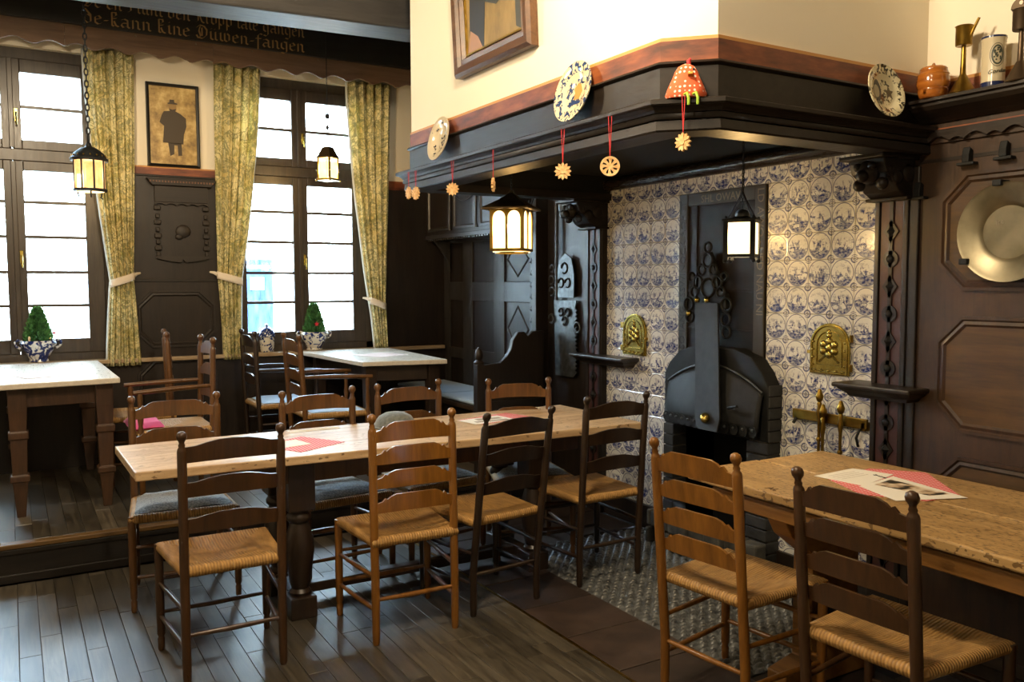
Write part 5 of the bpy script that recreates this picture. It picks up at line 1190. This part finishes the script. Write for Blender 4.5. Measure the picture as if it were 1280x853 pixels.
chain(t_, z1+.05, 2.18, link=.02, r=.002); chain(t_, z1+.13, 2.18, link=.02, r=.002, x=.012); bulb(t_, 1.70, 14)

# ------------------------------------------------------------------ things on the right-hand cornice
CZ = 2.222
t_ = thing('stoneware_barrel', 'small orange-brown glazed barrel jar on the cornice', 'jar', (-.145, -.318, CZ))
n = N('amber_salt_glaze'); GLZ = n.bsdf(n.ramp(n.noise(n.mapping(n.obj(), (3, 3, 20)), 2, 3), [(.3, '7a3f14'), (.7, 'bb742c')]), .15, coat=.6)
B().lathe([(.044, 0), (.05, .004), (.053, .012), (.057, .03), (.058, .034), (.056, .038), (.062, .055), (.062, .07), (.057, .09), (.059, .094), (.056, .098), (.05, .112), (.051, .116), (.046, .122), (.001, .124)], seg=24).obj('body', GLZ, t_, smooth=45)
B().tube([(.012, 0, .122), (0, 0, .136), (-.012, 0, .122)], .006, 8).obj('knob', GLZ, t_, smooth=60)
B().tube([(-.05, 0, .03), (-.07, 0, .024)], [.008, .006], 10).obj('spout', GLZ, t_, smooth=60)
def oillamp(label, loc, mat, lid, sc_=1):
    t_ = thing('oil_lamp', label, 'oil lamp', loc, 0, 'old metal oil lamps on the cornice')
    B().lathe([(.048, 0), (.05, .004), (.042, .018), (.022, .055), (.014, .07), (.011, .075), (.0095, .12), (.008, .18), (.008, .184)], seg=20).obj('stem', mat, t_, smooth=40)
    B().lathe([(.028, .182), (.03, .186), (.03, .252), (.033, .256), (.030, .258), (.028, .25)], seg=24).obj('reservoir', mat, t_, smooth=40)
    if lid: B().prism([(.03*math.cos(PI*i/12)*1.3, .262+.04*math.sin(PI*i/12)) for i in range(13)], 'x', -.006, .002).obj('raised_lid', mat, t_, bevel=.002); B().lathe([(.007, -.0085), (.007, .004)], (0, 0, .28), 14, 'x').obj('lid_hole', CREAM, t_)
    else: B().tube([(-.0, -.02, .20), (-.0, -.035, .235), (-.0, -.058, .275)], [.007, .006, .005], 8).obj('wick_spout', mat, t_, smooth=60)
    return t_
oillamp('tall brass oil lamp with slanting spout on the cornice', (-.13, -.43, CZ), BRASSD, False)
oillamp('tall dark metal oil lamp with raised lid at the right end of the cornice', (-.145, -.655, CZ), plain('dark_pewter', '57493a', .4, .8), True)
t_ = thing('beer_stein', 'cream stoneware beaker with blue bands and printed oval on the cornice', 'beaker', (-.125, -.545, CZ))
B().lathe([(.038, 0), (.041, .004), (.041, .022), (.0405, .03), (.041, .17), (.043, .178), (.043, .186), (.038, .186), (.036, .02), (.001, .018)], seg=32, cap=False).obj('body', plain('stoneware_cream', 'c9bd9f', .25, coat=.4), t_, smooth=40)
BB = plain('cobalt_band', '1d2a52', .2, coat=.4)
for za, zb in ((.003, .02), (.180, .187)): B().lathe([(.0415 if za < .1 else .0435, za), (.0415 if za < .1 else .0435, zb)], seg=32, cap=False).obj('blue_band', BB, t_, smooth=40)
GRN = plain('printed_green_black', '3d4438', .4)
fa = math.radians(228)
def wrap(q, off, zc):
    out = []
    for x, y, z in q.v: an = fa + x/.0412; out.append(((.0414+off+z)*math.cos(an)*1.0, (.0414+off+z)*math.sin(an), zc+y))
    q.v = out; return q
def ellring(a, b_, w_):
    q = B(); vs = []
    for i in range(28): an = 2*PI*i/28; vs += [(a*math.cos(an), b_*math.sin(an), 0), ((a-w_)*math.cos(an), (b_-w_)*math.sin(an), 0)]
    return q.add(vs, [(2*i, 2*i+1, (2*i+3) % 56, (2*i+2) % 56) for i in range(28)])
wrap(ellring(.026, .043, .002), .0004, .115).obj('oval_line', GRN, t_); wrap(ellring(.021, .036, .006), .0004, .115).obj('oval_wreath', GRN, t_)
q = B()
for i in range(26): 
    x = random.uniform(-.011, .011); y = random.uniform(-.02, .024); q.add([(x-.003, y-.003, 0), (x+.003, y-.002, 0), (x+.002, y+.004, 0), (x-.003, y+.003, 0)], [(0,1,2,3)])
wrap(q, .0006, .115).obj('oval_print', GRN, t_)
q = textmesh('Gordan', .022); q.v = [(x+y*.3-.033, y+x*.12, z) for x, y, z in q.v]; wrap(q, .0006, .045).obj('script_print', GRN, t_)

# ------------------------------------------------------------------ window sill pots
def potplant(label, loc, mat, decor):
    t_ = thing('potted_conifer', label, 'potted plant', loc)
    B().lathe([(.06, 0), (.064, .004), (.06, .02), (.085, .07), (.11, .115), (.118, .132), (.112, .142), (.108, .15), (.100, .15), (.1, .13), (.08, .12), (.001, .12)], seg=28, cap=False).obj('bowl', mat, t_, smooth=40)
    B().lathe([(.001, .128), (.1, .128), (.1, .122), (.001, .122)], seg=20, cap=False).obj('soil', plain('potting_soil', '1d150f', .95), t_)
    for s_ in (-1, 1): B().tube([(s_*.10, 0, .145), (s_*.125, 0, .155), (s_*.142, 0, .138), (s_*.135, 0, .11), (s_*.108, 0, .095)], [.011, .009, .008, .008, .01], 8).obj('handle', mat, t_, smooth=60)
    q = B()
    for i in range(5000):
        h_ = random.random()**.8; rad = .082*(1-h_)**.7*(1 if h_ > .08 else .85)+.004; an = random.uniform(0, 2*PI); rr = rad*math.sqrt(random.uniform(.25, 1)); z = .13+.235*h_
        p_ = Vector((rr*math.cos(an), rr*math.sin(an), z)); d_ = Vector((math.cos(an), math.sin(an), random.uniform(.3, 1.6))).normalized()*random.uniform(.016, .036); sd = d_.cross(Vector((random.uniform(-1, 1), random.uniform(-1, 1), random.uniform(-1, 1)))).normalized()*.0045
        q.add([p_-sd, p_+sd, p_+d_*.6+sd*.9, p_+d_, p_+d_*.6-sd*.9], [(0,1,2,3,4)])
    f_ = q.obj('foliage', LEAF, t_); f_['kind'] = 'stuff'
    B().tube([(0, 0, .12), (0, 0, .32)], [.006, .002], 6).obj('trunk', plain('conifer_bark', '3a2a1c', .9), t_)
    if decor == 'star':
        B().prism([((.022 if a % 2 == 0 else .009)*math.sin(a*PI/5)-.005, .215+(.022 if a % 2 == 0 else .009)*math.cos(a*PI/5)) for a in range(10)], 'y', -.088, -.082).obj('red_star', plain('red_felt', 'd0283a', .7), t_)
    else:
        B().ball((.098, -.05, .20), .009).obj('red_berry', plain('red_bead', 'b83040', .5), t_, smooth=60); B().ball((-.055, -.082, .165), .013, 8, 6, (.7, .7, 1.4)).obj('cream_ornament', plain('cream_bead', 'd8b896', .5), t_, smooth=60); B().ball((.07, -.07, .165), .008).obj('gold_bead', BRASS, t_, smooth=60)
potplant('small conifer in a dark blue two-handled bowl on the left window sill', (-3.162, 4.362, .96), BLUEPOT, 'beads')
potplant('small conifer with red star in a white and blue two-handled bowl', (-1.195, 4.362, .96), BLUEPOT2, 'star')
t_ = thing('lidded_jar', 'blue patterned lidded jar on the sill behind the armchairs', 'jar', (-1.578, 4.362, .96))
B().lathe([(.048, 0), (.05, .004), (.052, .01), (.056, .06), (.058, .10), (.05, .118), (.001, .118)], seg=24).obj('body', BLUEPOT2, t_, smooth=40)
B().lathe([(.056, .118), (.064, .122), (.062, .14), (.05, .17), (.03, .19), (.014, .198), (.01, .205), (.014, .215), (.001, .225)], seg=24).obj('lid', BLUEJAR, t_, smooth=40)

# ------------------------------------------------------------------ across the street
struct(B().box(-14, 12, 4.62, 9.0, -.3, -.05).obj('floor_street', plain('street_paving', '8d8a84', .9)))
t_ = thing('house', 'white plastered house across the street with pale blue windows', 'house', (0, 9.0, 0))
WHITE = (lambda n: n.bsdf(n.mix(n.noise(n.obj(), .8, 2), 'e8e8e4', 'f2f2ef'), .9))(N('white_house_plaster'))
B().box(-12, 10, 0, .3, -.3, 4.2).obj('wall', WHITE, t_)
ROOFM = plain('house_roof', '5a626c', .95, spec=0.0)
B().prism([(-.35, 4.15), (.6, 4.15), (3.2, 6.6), (2.6, 6.6)], 'x', -12, 10).obj('roof', ROOFM, t_)
WBL = plain('house_window_glass', '3c5870', .95, spec=0.0); WFR = plain('house_window_frame', '8a949c', .95, spec=0.0)
def hwin(x, z, w_, h_):
    f_ = B().box(x-w_/2-.06, x+w_/2+.06, -.03, .0, z-.06, z+h_+.06).obj('window', WFR, t_)
    for i in range(2):
        for j in range(2): B().box(x-w_/2+i*w_/2+.02, x-w_/2+(i+1)*w_/2-.02, -.04, -.03, z+j*h_/2+.02, z+(j+1)*h_/2-.02).obj('pane', WBL, f_)
for x, z, w_, h_ in ((-3.95, 1.25, .8, .75), (-2.15, 1.25, .55, .6), (-5.6, 1.2, .8, .8), (-3.7, 2.75, .5, .5), (2.2, 1.2, .8, .9)): hwin(x, z, w_, h_)
DRM = (lambda n: n.bsdf(n.ramp(n.noise(n.mapping(n.obj(), (9, 9, 2)), 2, 3), [(.3, '1a2438'), (.7, '2e3d60')]), .95, spec=0.0))(N('blue_house_door'))
B().box(-.92, -.30, -.05, 0, -.2, 1.82).obj('door', DRM, t_)
B().box(-.60, -.42, -.06, -.05, 1.42, 1.58).obj('notice', plain('notice_paper', 'e6eaee', .8), t_); B().box(-.57, -.48, -.063, -.06, 1.48, 1.5).obj('notice_print', INK, t_)
for z in (1.7,): B().box(-.88, -.34, -.055, -.05, z, z+.04).obj('door_rail', WFR, t_)
B().box(-3.02, -2.86, -.06, -.0, .92, .99).obj('name_board', INK, t_)
